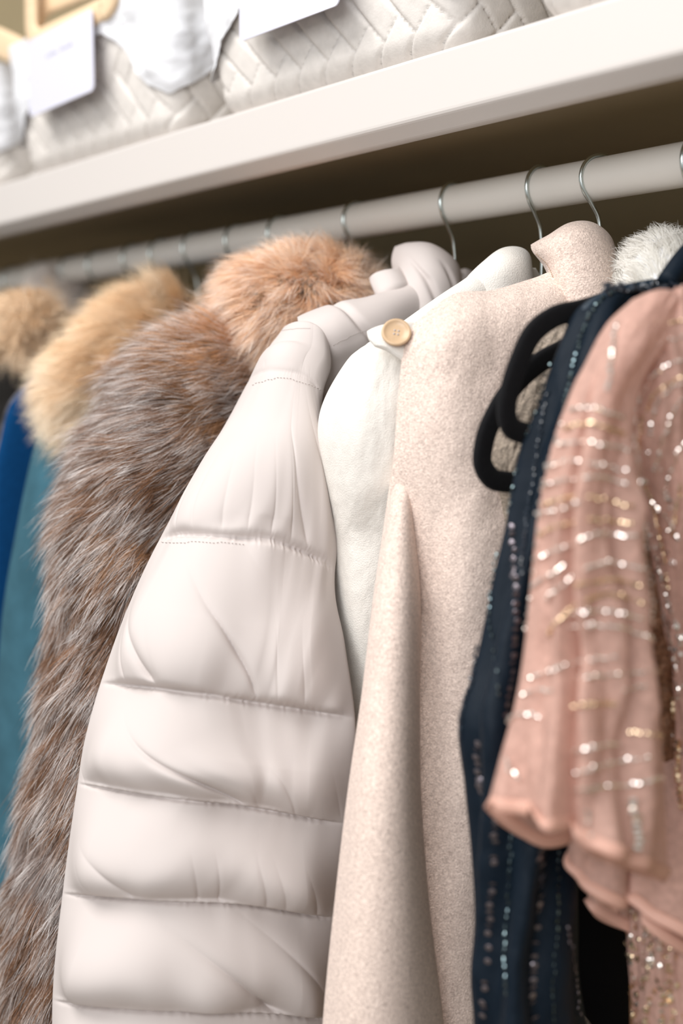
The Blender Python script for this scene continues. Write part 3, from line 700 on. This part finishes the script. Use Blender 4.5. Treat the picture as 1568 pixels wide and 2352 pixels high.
# black sheet added below as the deep shade between the dresses
bg = thing('black_gap_sheet', (-.70, RY, .06), 'added black sheet for the shade in the gap below the peach ruffles', 'dress')
rows = [[(1240, 1300, -.685), (1400, 1300, -.68), (1600, 1300, -.68)], [(1250, 1900, -.685), (1400, 1900, -.675), (1560, 1900, -.68)],
        [(1290, 2250, -.685), (1400, 2250, -.675), (1560, 2250, -.68)], [(1380, 2420, -.685), (1440, 2420, -.675), (1560, 2420, -.68)], [(1400, 2900, -.685), (1450, 2900, -.675), (1560, 2900, -.68)]]
Patch(rows, None, nu=60, nv=90, tf=.006, tb=.006).build('dress_body', m_gap_shade, bg)

# ------------------------------------------------------------------ peach beaded dress
pd = thing('beaded_dress', (-.56, RY, .08), 'peach tulle dress with ruffled cape sleeve and rows of sparkling silver beads', 'dress', 'beaded dresses')
# bodice (right, reaches out of frame)
def bod_disp(S, V, P): return .003*np.sin(S*16+V*1.2+2*noise(S*2, V*.5, 0, 7))+.0012*np.sin(S*70+3*noise(S*5, V, 0, 8))
rows = [[(1478, 688, -.60), (1530, 670, -.585), (1600, 660, -.575), (1760, 640, -.57)],
        [(1425, 740, -.605), (1500, 730, -.575), (1600, 720, -.56), (1780, 700, -.555)],
        [(1400, 850, -.605), (1500, 850, -.57), (1620, 850, -.555), (1800, 850, -.55)],
        [(1420, 1000, -.605), (1510, 1000, -.57), (1630, 1000, -.555), (1800, 1000, -.55)],
        [(1490, 1200, -.605), (1540, 1200, -.575), (1640, 1200, -.555), (1800, 1200, -.55)],
        [(1535, 1450, -.60), (1570, 1450, -.58), (1650, 1450, -.56), (1800, 1450, -.55)],
        [(1556, 1700, -.60), (1600, 1700, -.58), (1680, 1700, -.56), (1800, 1700, -.55)],
        [(1540, 1900, -.60), (1585, 1900, -.575), (1660, 1900, -.56), (1800, 1900, -.55)],
        [(1445, 2100, -.605), (1530, 2100, -.575), (1640, 2100, -.56), (1800, 2100, -.55)],
        [(1455, 2352, -.605), (1540, 2352, -.575), (1640, 2352, -.56), (1800, 2352, -.55)],
        [(1460, 2900, -.605), (1540, 2900, -.575), (1640, 2900, -.56), (1800, 2900, -.55)]]
pb = Patch(rows, [0, .5, 1.5, 2.8, 4.5, 6.5, 8.5, 10, 12, 14, 18], nu=180, nv=380, tf=.006, tb=.006, p=.45, cap=(.03, 0), disp=bod_disp); pb.build('bodice', m_peach, pd)
rows = [[(1400, 1000, -.615), (1500, 1000, -.60), (1600, 1000, -.59)], [(1420, 1400, -.62), (1520, 1400, -.60), (1620, 1400, -.59)],
        [(1440, 1900, -.62), (1540, 1900, -.60), (1640, 1900, -.59)], [(1450, 2900, -.62), (1540, 2900, -.60), (1640, 2900, -.59)]]
Patch(rows, None, nu=80, nv=200, tf=.003, tb=.003, disp=lambda S, V, P: .001*fbm(S*20, V*20, 0, 4)).build('sequin_lining', m_gold, pd)
# cape sleeve
def slp(S, V, P):
    k = np.clip(V/4, .15, 1)
    return k*(.0070*np.sin(S*15+1.0+.5*V*.3+1.6*noise(V*.5, S*1.5, 0, 9))+.0035*noise(S*14, V*1.1, 0, 91)-.018*np.exp(-((S-.44-.015*np.sin(V))/.035)**2)*np.clip(V-1, 0, 1)-.010*np.exp(-((S-.76-.02*np.sin(V*1.3))/.04)**2)*np.clip(V-2, 0, 1))+.0008*fbm(S*14, V*2, 0, 29)
rows = [[(1470, 700, -.585), (1505, 684, -.575), (1545, 680, -.57), (1590, 690, -.57)],
        [(1402, 750, -.59), (1450, 740, -.57), (1500, 735, -.563), (1560, 745, -.565)],
        [(1350, 850, -.59), (1390, 850, -.567), (1430, 850, -.558), (1470, 860, -.568)],
        [(1308, 955, -.59), (1350, 950, -.565), (1400, 950, -.553), (1440, 965, -.566)],
        [(1275, 1040, -.59), (1330, 1035, -.562), (1390, 1035, -.549), (1446, 1045, -.564)],
        [(1246, 1150, -.59), (1315, 1145, -.56), (1385, 1145, -.545), (1456, 1150, -.562)],
        [(1226, 1310, -.59), (1305, 1305, -.558), (1390, 1305, -.54), (1478, 1310, -.558)],
        [(1208, 1480, -.59), (1300, 1480, -.556), (1395, 1480, -.537), (1492, 1480, -.555)],
        [(1186, 1620, -.59), (1285, 1620, -.553), (1395, 1620, -.533), (1508, 1620, -.553)],
        [(1150, 1745, -.59), (1268, 1750, -.55), (1395, 1760, -.53), (1520, 1760, -.55)],
        [(1122, 1845, -.59), (1270, 1872, -.548), (1390, 1950, -.528), (1530, 2010, -.548)]]
ps = Patch(rows, [0, .5, 1.2, 2, 2.7, 3.5, 4.8, 6.2, 7.3, 8.3, 9.2], nu=240, nv=420, tf=.009, tb=.012, p=.45, cap=(.03, 0), disp=slp, uni=.85)
ps.build('cape_sleeve', m_peach, pd)
hemP = np.concatenate([ps.F[-1][::4], ps.Bk[-1][::-4]]); a = Acc(); a.tube(hemP, 1, 8, flat=(.0042, .0012), up=(.9, -.3, .1)); a.build('hem_band', m_peachhem, pd)
# lower ruffle tiers
def tier(top, bot, nm='ruffle', waves=14, amp=.006):
    rr = [[tuple(t) for t in top], [((t[0]+b[0])/2, (t[1]+b[1])/2, (t[2]+b[2])/2) for t, b in zip(top, bot)], [tuple(b) for b in bot]]
    p_ = Patch(rr, None, nu=140, nv=90, tf=.006, tb=.008, p=.5, cap=(.1, 0), disp=lambda S, V, P: amp*np.sin(S*waves+V)*(.3+.7*V/2))
    p_.build(nm, m_peach, pd); h = np.concatenate([p_.F[-1][::4], p_.Bk[-1][::-4]]); q = Acc(); q.tube(h, 1, 8, flat=(.004, .0012), up=(.9, -.3, .1)); q.build('hem_band', m_peachhem, pd)
    return p_
tier([(1305, 1850, -.60), (1350, 1850, -.59), (1400, 1850, -.585), (1425, 1850, -.59)], [(1316, 1960, -.60), (1340, 2020, -.59), (1390, 2060, -.585), (1425, 2085, -.59)], waves=8)
tier([(1350, 1950, -.615), (1380, 1950, -.61), (1420, 1950, -.61), (1460, 1950, -.61)], [(1352, 2065, -.615), (1385, 2095, -.61), (1425, 2120, -.61), (1470, 2135, -.61)], waves=7, amp=.003)
tier([(1440, 1640, -.62), (1500, 1640, -.62), (1560, 1640, -.61), (1700, 1640, -.60)], [(1440, 2050, -.58), (1500, 2100, -.56), (1580, 2170, -.55), (1720, 2230, -.545)], waves=9)
tier([(1170, 1740, -.60), (1220, 1760, -.597), (1270, 1780, -.595), (1320, 1790, -.595)], [(1128, 1850, -.602), (1185, 1898, -.60), (1245, 1928, -.598), (1312, 1915, -.598)], waves=5, amp=.002)
# loose sequins sewn over bodice and lining
for pt, m_, cnt, rws in ((pb, m_bead2, 420, (230, 375)), (pb, m_bead, 260, (60, 375))):
    V, F = [], []; g = np.random.default_rng(cnt)
    for k in range(cnt):
        i_, j_ = int(g.integers(*rws)), int(g.integers(4, 80)); P0 = pt.F[i_, j_]+pt.N[i_, j_]*.0012
        nz = pt.N[i_, j_]+g.normal(0, .35, 3); nz /= np.linalg.norm(nz); t_ = np.cross(nz, g.normal(0, 1, 3)); t_ /= np.linalg.norm(t_)
        bead_mesh(V, F, P0, nz, t_, .0003, .0013+.0008*g.random(), 8)
    mesh_obj('loose_sequins', np.concatenate(V), F, m_, pd, smooth=False)['kind'] = 'stuff'
# beading rows across the sleeve
LL = [[(1320, 1345), (1390, 1332), (1480, 1345)], [(1300, 1410), (1380, 1402), (1495, 1425)], [(1225, 1345), (1262, 1325), (1292, 1300)], [(1200, 1600), (1235, 1585), (1270, 1590)], [(1240, 1230), (1280, 1210), (1330, 1196), (1455, 1200)], [(1320, 1560), (1400, 1552), (1505, 1540)], [(1345, 1855), (1352, 1900), (1360, 1925)], [(1310, 945), (1350, 938), (1400, 950), (1430, 960)], [(1300, 985), (1350, 975), (1400, 985), (1440, 1000)],
      [(1262, 1072), (1300, 1060), (1350, 1062), (1440, 1085)], [(1280, 1020), (1360, 1018), (1445, 1035)],
      [(1250, 1115), (1300, 1105), (1350, 1095), (1440, 1110)], [(1250, 1160), (1320, 1140), (1400, 1150), (1452, 1165)],
      [(1235, 1180), (1290, 1170), (1330, 1150)], [(1240, 1280), (1300, 1255), (1350, 1232), (1400, 1226), (1462, 1232)],
      [(1255, 1380), (1290, 1345), (1330, 1310), (1390, 1292), (1476, 1304)], [(1262, 1460), (1290, 1415), (1320, 1390), (1380, 1366), (1485, 1385)],
      [(1305, 1440), (1370, 1437), (1440, 1445), (1500, 1470)], [(1215, 1560), (1260, 1545), (1300, 1525)],
      [(1310, 1525), (1360, 1515), (1410, 1510)], [(1310, 1622), (1370, 1618), (1415, 1616)], [(1430, 1585), (1500, 1575)],
      [(1165, 1660), (1200, 1640), (1240, 1650)], [(1310, 1730), (1380, 1712), (1420, 1708)], [(1440, 1680), (1515, 1690)],
      [(1310, 1780), (1370, 1760), (1430, 1745), (1500, 1738)], [(1320, 1815), (1380, 1808), (1450, 1800), (1520, 1785)], [(1165, 1740), (1175, 1775), (1195, 1790)]]
for i, l in enumerate(LL): bead_line(ps, l, pd, m_bead if i % 4 else m_bead2, rx=.0015+.0004*(i % 3), rt=.0013, gap=.0029, jit=.0004, skip=.04)
# along the outer edge, and tall bead columns
bead_line(ps, [(1420, 745), (1408, 800), (1398, 860), (1390, 905)], pd, m_bead, rx=.0020, rt=.0014, gap=.0046)
bead_line(ps, [(1298, 965), (1270, 1040), (1252, 1100), (1240, 1200), (1228, 1310), (1212, 1450)], pd, m_bead, rx=.0013, rt=.0012, gap=.008)
bead_line(ps, [(1450, 1830), (1458, 1900), (1462, 1950)], pd, m_bead, 'bead_column', rx=.0018, rt=.0042, gap=.0032)
bead_line(ps, [(1452, 1000), (1462, 1090), (1478, 1220), (1492, 1330), (1500, 1420)], pd, m_bead, rx=.0012, rt=.0012, gap=.004)
# bodice scroll lines
BL = [[(1440, 755), (1500, 745), (1568, 740)], [(1448, 900), (1462, 840), (1500, 795), (1568, 770)], [(1450, 1010), (1462, 960), (1490, 880), (1530, 840), (1568, 825)],
      [(1470, 1030), (1478, 960), (1510, 900), (1568, 860)], [(1492, 1000), (1510, 930), (1540, 890), (1568, 880)], [(1500, 1080), (1520, 1010), (1545, 940), (1568, 910)],
      [(1465, 1100), (1490, 1130), (1502, 1170), (1520, 1250), (1540, 1350)], [(1475, 1190), (1500, 1240), (1520, 1320), (1545, 1400), (1560, 1480)], [(1530, 1150), (1540, 1080), (1568, 1010)],
      [(1545, 1230), (1552, 1160), (1568, 1110)], [(1510, 1330), (1530, 1420), (1550, 1500), (1562, 1600)], [(1500, 1150), (1520, 1170), (1540, 1200), (1560, 1240)]]
for i, l in enumerate(BL): bead_line(pb, l, pd, m_bead if i % 3 else m_bead2, rx=.0013, rt=.0012, gap=.0027, skip=.03)
bead_line(pb, [(1550, 1600), (1552, 1640), (1558, 1700), (1560, 1760), (1566, 1860)], pd, m_bead2, 'bead_column', rx=.002, rt=.0024, gap=.004)
bead_line(pb, [(1510, 1930), (1500, 1990), (1490, 2050), (1500, 2100)], pd, m_bead, 'bead_column', rx=.0016, rt=.0017, gap=.0036)
for j in range(9):
    x0 = 1470+random.random()*90; y0 = 2060+j*32
    bead_line(pb, [(x0, y0), (x0+10-20*random.random(), y0+60)], pd, m_bead2 if j % 2 else m_bead, 'sequin_column', rt=.0018, gap=.0034, disc=True, skip=.2)
# white fluffy collar behind at the far right
wf = thing('fluffy_coat', (-.70, RY, .10), 'white fleecy fur collar of a coat standing behind the navy dress at the right edge', 'coat')
rows = [[(1440, 585, -.73), (1500, 548, -.715), (1560, 545, -.71), (1640, 560, -.715)], [(1426, 640, -.73), (1500, 630, -.69), (1570, 630, -.68), (1660, 640, -.70)],
        [(1424, 740, -.73), (1500, 740, -.69), (1580, 740, -.68), (1680, 740, -.70)]]
wp = Patch(rows, None, nu=60, nv=50, tf=.012, tb=.015, cap=(.3, 0)); wp.build('collar', m_liner, wf)
m_fluff = mat('white fluff', (.9, .86, .78), .8, attr=True, spec=.2, trans=.2)
def c_white(P, r_, v, s_):
    b = np.array([1.0, .98, .93])*(.92+.08*r_[:, None]); return [b*.97, b, b, b, b]
strands('fleece', wp, 14000, lambda s_, v, P: (0*s_-.35, 0*s_-.6, 0*s_+.9), .011, .00028, c_white, m_fluff, wf, tuft=.9, seed=5)

# ------------------------------------------------------------------ fox fur coat
fx = thing('fur_coat', (-1.075, RY, .09), 'brown and silver fox fur coat with fluffy orange collar, left of the puffer jacket', 'coat', 'fur coats')
rows = [[(470, 735, -1.11), (520, 725, -1.09), (560, 740, -1.075), (610, 760, -1.07), (680, 770, -1.07)],
        [(345, 790, -1.12), (430, 780, -1.08), (500, 790, -1.06), (580, 820, -1.055), (680, 840, -1.05)],
        [(275, 850, -1.12), (380, 850, -1.07), (470, 860, -1.05), (570, 880, -1.045), (680, 900, -1.04)],
        [(240, 930, -1.12), (340, 930, -1.065), (430, 940, -1.04), (540, 960, -1.035), (660, 970, -1.03)],
        [(180, 1050, -1.12), (280, 1050, -1.06), (380, 1060, -1.03), (500, 1070, -1.025), (620, 1080, -1.02)],
        [(142, 1200, -1.12), (230, 1200, -1.06), (330, 1200, -1.03), (440, 1210, -1.02), (570, 1220, -1.02)],
        [(125, 1400, -1.12), (200, 1400, -1.06), (280, 1400, -1.03), (370, 1400, -1.02), (500, 1400, -1.02)],
        [(108, 1600, -1.12), (170, 1600, -1.06), (240, 1600, -1.03), (320, 1600, -1.02), (440, 1600, -1.02)],
        [(75, 1800, -1.12), (140, 1800, -1.06), (210, 1800, -1.03), (280, 1800, -1.02), (400, 1800, -1.02)],
        [(28, 2050, -1.12), (100, 2050, -1.06), (170, 2050, -1.03), (240, 2050, -1.02), (360, 2050, -1.02)],
        [(-5, 2300, -1.12), (70, 2300, -1.06), (150, 2300, -1.03), (230, 2300, -1.02), (350, 2300, -1.02)],
        [(-40, 2800, -1.12), (40, 2800, -1.06), (130, 2800, -1.03), (220, 2800, -1.02), (340, 2800, -1.02)]]
fb = Patch(rows, [0, .5, 1, 1.6, 2.5, 3.6, 5, 6.5, 8, 10, 12, 15], nu=140, nv=300, tf=.015, tb=.03, p=.5, cap=(.06, 0), disp=lambda S, V, P: .005*fbm(S*4, V*1.1, 0, 51))
fb.build('sleeve', m_pelt, fx)
def mixc(a_, b_, t): t = np.clip(t, 0, 1)[:, None]; return a_*(1-t)+b_*t
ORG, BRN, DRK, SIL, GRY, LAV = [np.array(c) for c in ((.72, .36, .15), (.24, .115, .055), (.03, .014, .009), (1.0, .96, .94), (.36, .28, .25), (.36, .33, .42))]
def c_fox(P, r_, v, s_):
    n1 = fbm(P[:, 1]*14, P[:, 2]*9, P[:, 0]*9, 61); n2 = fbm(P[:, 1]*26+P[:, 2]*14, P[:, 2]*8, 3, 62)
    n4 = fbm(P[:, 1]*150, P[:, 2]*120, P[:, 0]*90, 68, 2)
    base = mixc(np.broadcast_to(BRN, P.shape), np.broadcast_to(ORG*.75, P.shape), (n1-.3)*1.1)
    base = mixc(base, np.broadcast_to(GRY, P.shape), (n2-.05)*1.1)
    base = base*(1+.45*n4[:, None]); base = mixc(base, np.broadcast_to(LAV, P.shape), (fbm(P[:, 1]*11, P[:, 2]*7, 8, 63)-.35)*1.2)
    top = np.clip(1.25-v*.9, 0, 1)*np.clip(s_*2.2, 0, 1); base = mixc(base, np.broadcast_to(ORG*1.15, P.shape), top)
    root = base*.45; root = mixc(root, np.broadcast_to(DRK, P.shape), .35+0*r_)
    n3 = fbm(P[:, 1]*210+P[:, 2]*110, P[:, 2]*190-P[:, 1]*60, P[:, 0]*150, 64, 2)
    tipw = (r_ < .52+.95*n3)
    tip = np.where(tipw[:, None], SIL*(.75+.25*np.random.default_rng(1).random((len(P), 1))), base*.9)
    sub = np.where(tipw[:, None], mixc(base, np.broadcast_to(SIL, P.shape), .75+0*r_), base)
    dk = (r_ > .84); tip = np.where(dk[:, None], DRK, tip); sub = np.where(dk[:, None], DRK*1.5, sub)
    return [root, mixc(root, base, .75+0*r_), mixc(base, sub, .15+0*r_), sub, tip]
def d_fox(s_, v, P):
    k = np.clip((v-.2)/4.5, 0, 1)
    return -(1-.72*k), .12+.85*k, .30+0*k
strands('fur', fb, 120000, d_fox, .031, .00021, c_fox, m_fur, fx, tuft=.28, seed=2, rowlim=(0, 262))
rows = [[(500, 700, -1.10), (560, 640, -1.095), (640, 612, -1.085), (720, 610, -1.08), (790, 640, -1.08), (840, 675, -1.085)],
        [(510, 730, -1.08), (580, 690, -1.06), (660, 670, -1.045), (730, 665, -1.04), (800, 680, -1.045), (850, 700, -1.06)],
        [(545, 770, -1.065), (600, 745, -1.04), (670, 730, -1.025), (740, 720, -1.02), (810, 720, -1.03), (870, 725, -1.05)],
        [(575, 812, -1.06), (630, 810, -1.04), (690, 800, -1.03), (760, 790, -1.03), (830, 780, -1.04), (890, 770, -1.055)]]
fcl = Patch(rows, None, nu=110, nv=80, tf=.028, tb=.03, p=.55, cap=(.35, .15), disp=lambda S, V, P: .003*fbm(S*5, V*2, 0, 52)); fcl.build('collar', m_pelt, fx)
def c_col(P, r_, v, s_):
    n1 = fbm(P[:, 1]*20, P[:, 2]*20, P[:, 0]*20, 65)
    base = mixc(np.broadcast_to(np.array([.92, .57, .33]), P.shape), np.broadcast_to(np.array([.95, .73, .55]), P.shape), .3+n1*.6)
    base = mixc(base, np.broadcast_to(BRN*1.3, P.shape), (s_-.86)*5)
    tip = np.where((r_ < .68)[:, None], np.array([1.0, .92, .86]), base)
    return [base*.7, base, base, mixc(base, tip, .65+0*r_), tip]
strands('collar_fur', fcl, 42000, lambda s_, v, P: (-.35+.8*(s_-.4), -.45+.35*v, 0*s_+.75), .024, .00022, c_col, m_fur, fx, tuft=.55, seed=3)

# body of the coat behind the puffer
rows = [[(600, 800, -1.09), (760, 760, -1.08), (900, 760, -1.08), (1050, 780, -1.09)], [(500, 1100, -1.08), (700, 1100, -1.07), (900, 1100, -1.07), (1050, 1100, -1.08)],
        [(300, 2900, -1.08), (600, 2900, -1.07), (800, 2900, -1.07), (1000, 2900, -1.08)]]
Patch(rows, [0, 1, 6], nu=60, nv=60, tf=.015, tb=.03).build('coat_body', m_pelt, fx)

# ------------------------------------------------------------------ dusty blue coat with cream fur collar
cf = thing('fur_trimmed_coat', (-1.282, RY, .09), 'dusty blue suede coat with a long cream fur collar, just left of the fox coat', 'coat', 'fur coats')
rows = [[(95, 990, -1.33), (150, 900, -1.30), (300, 820, -1.28), (420, 780, -1.27)], [(70, 1080, -1.33), (130, 1060, -1.285), (230, 1050, -1.265), (400, 1050, -1.26)],
        [(45, 1200, -1.33), (105, 1200, -1.28), (200, 1200, -1.26), (350, 1200, -1.26)], [(10, 1400, -1.33), (80, 1400, -1.28), (180, 1400, -1.26), (330, 1400, -1.26)],
        [(-10, 1700, -1.33), (60, 1700, -1.28), (150, 1700, -1.26), (300, 1700, -1.26)], [(-40, 2100, -1.33), (30, 2100, -1.28), (120, 2100, -1.26), (280, 2100, -1.26)],
        [(-80, 2900, -1.33), (0, 2900, -1.28), (100, 2900, -1.26), (260, 2900, -1.26)]]
Patch(rows, [0, .6, 1.2, 2.2, 3.6, 5.5, 9], nu=80, nv=140, tf=.015, tb=.03, p=.5, cap=(.05, 0)).build('coat_body', m_teal, cf)
rows = [[(325, 690, -1.30), (360, 672, -1.29), (395, 665, -1.285), (430, 690, -1.29)], [(245, 735, -1.30), (290, 735, -1.275), (340, 735, -1.265), (420, 750, -1.275)],
        [(165, 800, -1.305), (215, 810, -1.27), (270, 810, -1.26), (340, 820, -1.27)], [(118, 870, -1.31), (165, 880, -1.268), (215, 890, -1.26), (280, 900, -1.27)],
        [(118, 940, -1.31), (155, 945, -1.27), (200, 950, -1.262), (250, 950, -1.27)], [(150, 985, -1.30), (170, 985, -1.275), (200, 985, -1.27), (230, 980, -1.275)]]
cfp = Patch(rows, None, nu=70, nv=110, tf=.016, tb=.018, p=.5, cap=(.12, .1)); cfp.build('collar', m_peltc, cf)
def c_crm(P, r_, v, s_):
    n1 = fbm(P[:, 1]*22, P[:, 2]*22, 0, 66)
    base = mixc(np.broadcast_to(np.array([.92, .68, .44]), P.shape), np.broadcast_to(np.array([1.0, .88, .72]), P.shape), .45+n1*.8)
    return [base*.92, base, base, base*1.04, np.minimum(base*1.1, 1)]
strands('collar_fur', cfp, 22000, lambda s_, v, P: (-.75+.2*s_, .10+.10*v, 0*s_+.55), .030, .00028, c_crm, m_fur, cf, tuft=.5, seed=4)

# ------------------------------------------------------------------ far garments to the left
def simple_coat(name, X, m_, label, cat, top=(0, 0), group=None, collar=None, cm=None, xoff=0, zoff=0):
    root = thing(name, (X, RY, .09), label, cat, group)
    G = []
    for (h, yl, bul) in ((.072, .10, 0), (.055, .15, .012), (.02, .195, .02), (-.03, .215, .022), (-.10, .225, .022), (-.35, .23, .022), (-.95, .24, .022)):
        yf = RY-yl+xoff; yb = RY+yl*.85
        G.append([(X+dx_, yf+(yb-yf)*t, zoff+h+(.012 if t not in (0, 1) and h > .0 else 0)) for t, dx_ in ((0, 0), (.25, .005), (.5, .008), (.75, .005), (1, 0))])
    Patch(G, [0, .3, .8, 1.5, 2.5, 5, 10], nu=60, nv=90, tf=.018, tb=.018, p=.45, cap=(.05, 0), world=True).build('coat_body', m_, root)
    G = [[(X-.012+.01*t, RY-.06+.11*t, zoff+.108-.012*t) for t in (0, .33, .66, 1)], [(X+.014, RY-.075+.14*t, zoff+.085) for t in (0, .33, .66, 1)], [(X+.012, RY-.09+.17*t, zoff+.055) for t in (0, .33, .66, 1)]]
    Patch(G, None, nu=50, nv=30, tf=.01, tb=.02, p=.5, cap=(.3, 0), world=True).build('collar', cm or m_, root)
    return root
simple_coat('jacket', -1.201, m_slate, 'slate grey wool jacket squeezed between the fox coat and the cream fur collar', 'jacket')
simple_coat('wool_coat', -1.365, m_royal, 'royal blue wool coat left of the dusty blue suede coat', 'coat', group='wool coats', xoff=-.022)
simple_coat('jacket', -1.42, m_plaid, 'charcoal and white tweed jacket behind the royal blue coat', 'jacket')
simple_coat('wool_coat', -1.585, m_dark, 'black coat deep in the rack below the blurred silver hanger necks', 'coat', group='wool coats')
simple_coat('wool_coat', -1.645, m_brown, 'rust brown coat deep in the rack beside the pale fur', 'coat', group='wool coats')
def fur_lump(X, rows, label, n, cf_, ln, pelt, seed):
    root = thing('fur_coat', (X, RY, .09), label, 'coat', 'fur coats')
    G = [[(X-.01, RY-.16, .01), (X, RY-.05, .05), (X, RY+.05, .05), (X-.01, RY+.15, .01)], [(X-.01, RY-.2, -.08), (X, RY-.05, -.08), (X, RY+.05, -.08), (X-.01, RY+.18, -.08)], [(X-.01, RY-.2, -.9), (X, RY-.05, -.9), (X, RY+.05, -.9), (X-.01, RY+.18, -.9)]]
    Patch(G, [0, .5, 4], nu=40, nv=40, tf=.014, tb=.014, world=True).build('coat_body', m_dark, root)
    p_ = Patch(rows, None, nu=50, nv=40, tf=.022, tb=.02, cap=(.3, .3)); p_.build('collar', pelt, root)
    strands('collar_fur', p_, n, lambda s_, v, P: (-.3+0*s_, .1+0*s_, .7+0*s_), ln, .0004, cf_, m_fur, root, tuft=.6, seed=seed); return root
fur_lump(-1.54, [[(5, 712, -1.50), (50, 702, -1.48), (95, 712, -1.48), (120, 740, -1.49)], [(-20, 760, -1.49), (40, 755, -1.46), (95, 760, -1.46), (128, 770, -1.475)], [(-10, 795, -1.49), (50, 808, -1.47), (90, 810, -1.47), (118, 800, -1.48)]],
         'coat with a round tan fur collar at the left edge above the tweed jacket', 9000, lambda P, r_, v, s_: [mixc(np.broadcast_to(np.array([.95, .74, .52]), P.shape), np.broadcast_to(np.array([.40, .20, .08]), P.shape), (s_-.72)*4)*k for k in (.6, .85, 1, 1, 1.1)], .022, m_peltc, 8)
fur_lump(-1.76, [[(80, 655, -1.72), (110, 635, -1.70), (140, 635, -1.70), (165, 650, -1.71)], [(95, 700, -1.70), (125, 690, -1.68), (155, 690, -1.68), (185, 700, -1.69)], [(120, 755, -1.69), (150, 760, -1.67), (175, 755, -1.67), (200, 745, -1.68)]],
         'pale grey fur coat with brown flecks far back at the left', 8000, lambda P, r_, v, s_: [mixc(np.broadcast_to(np.array([.95, .88, .82]), P.shape), np.broadcast_to(np.array([.50, .28, .14]), P.shape), fbm(P[:, 1]*30, P[:, 2]*30, 0, 4)-.1)*k for k in (.7, .9, 1, 1, 1.05)], .02, m_peltc, 9)
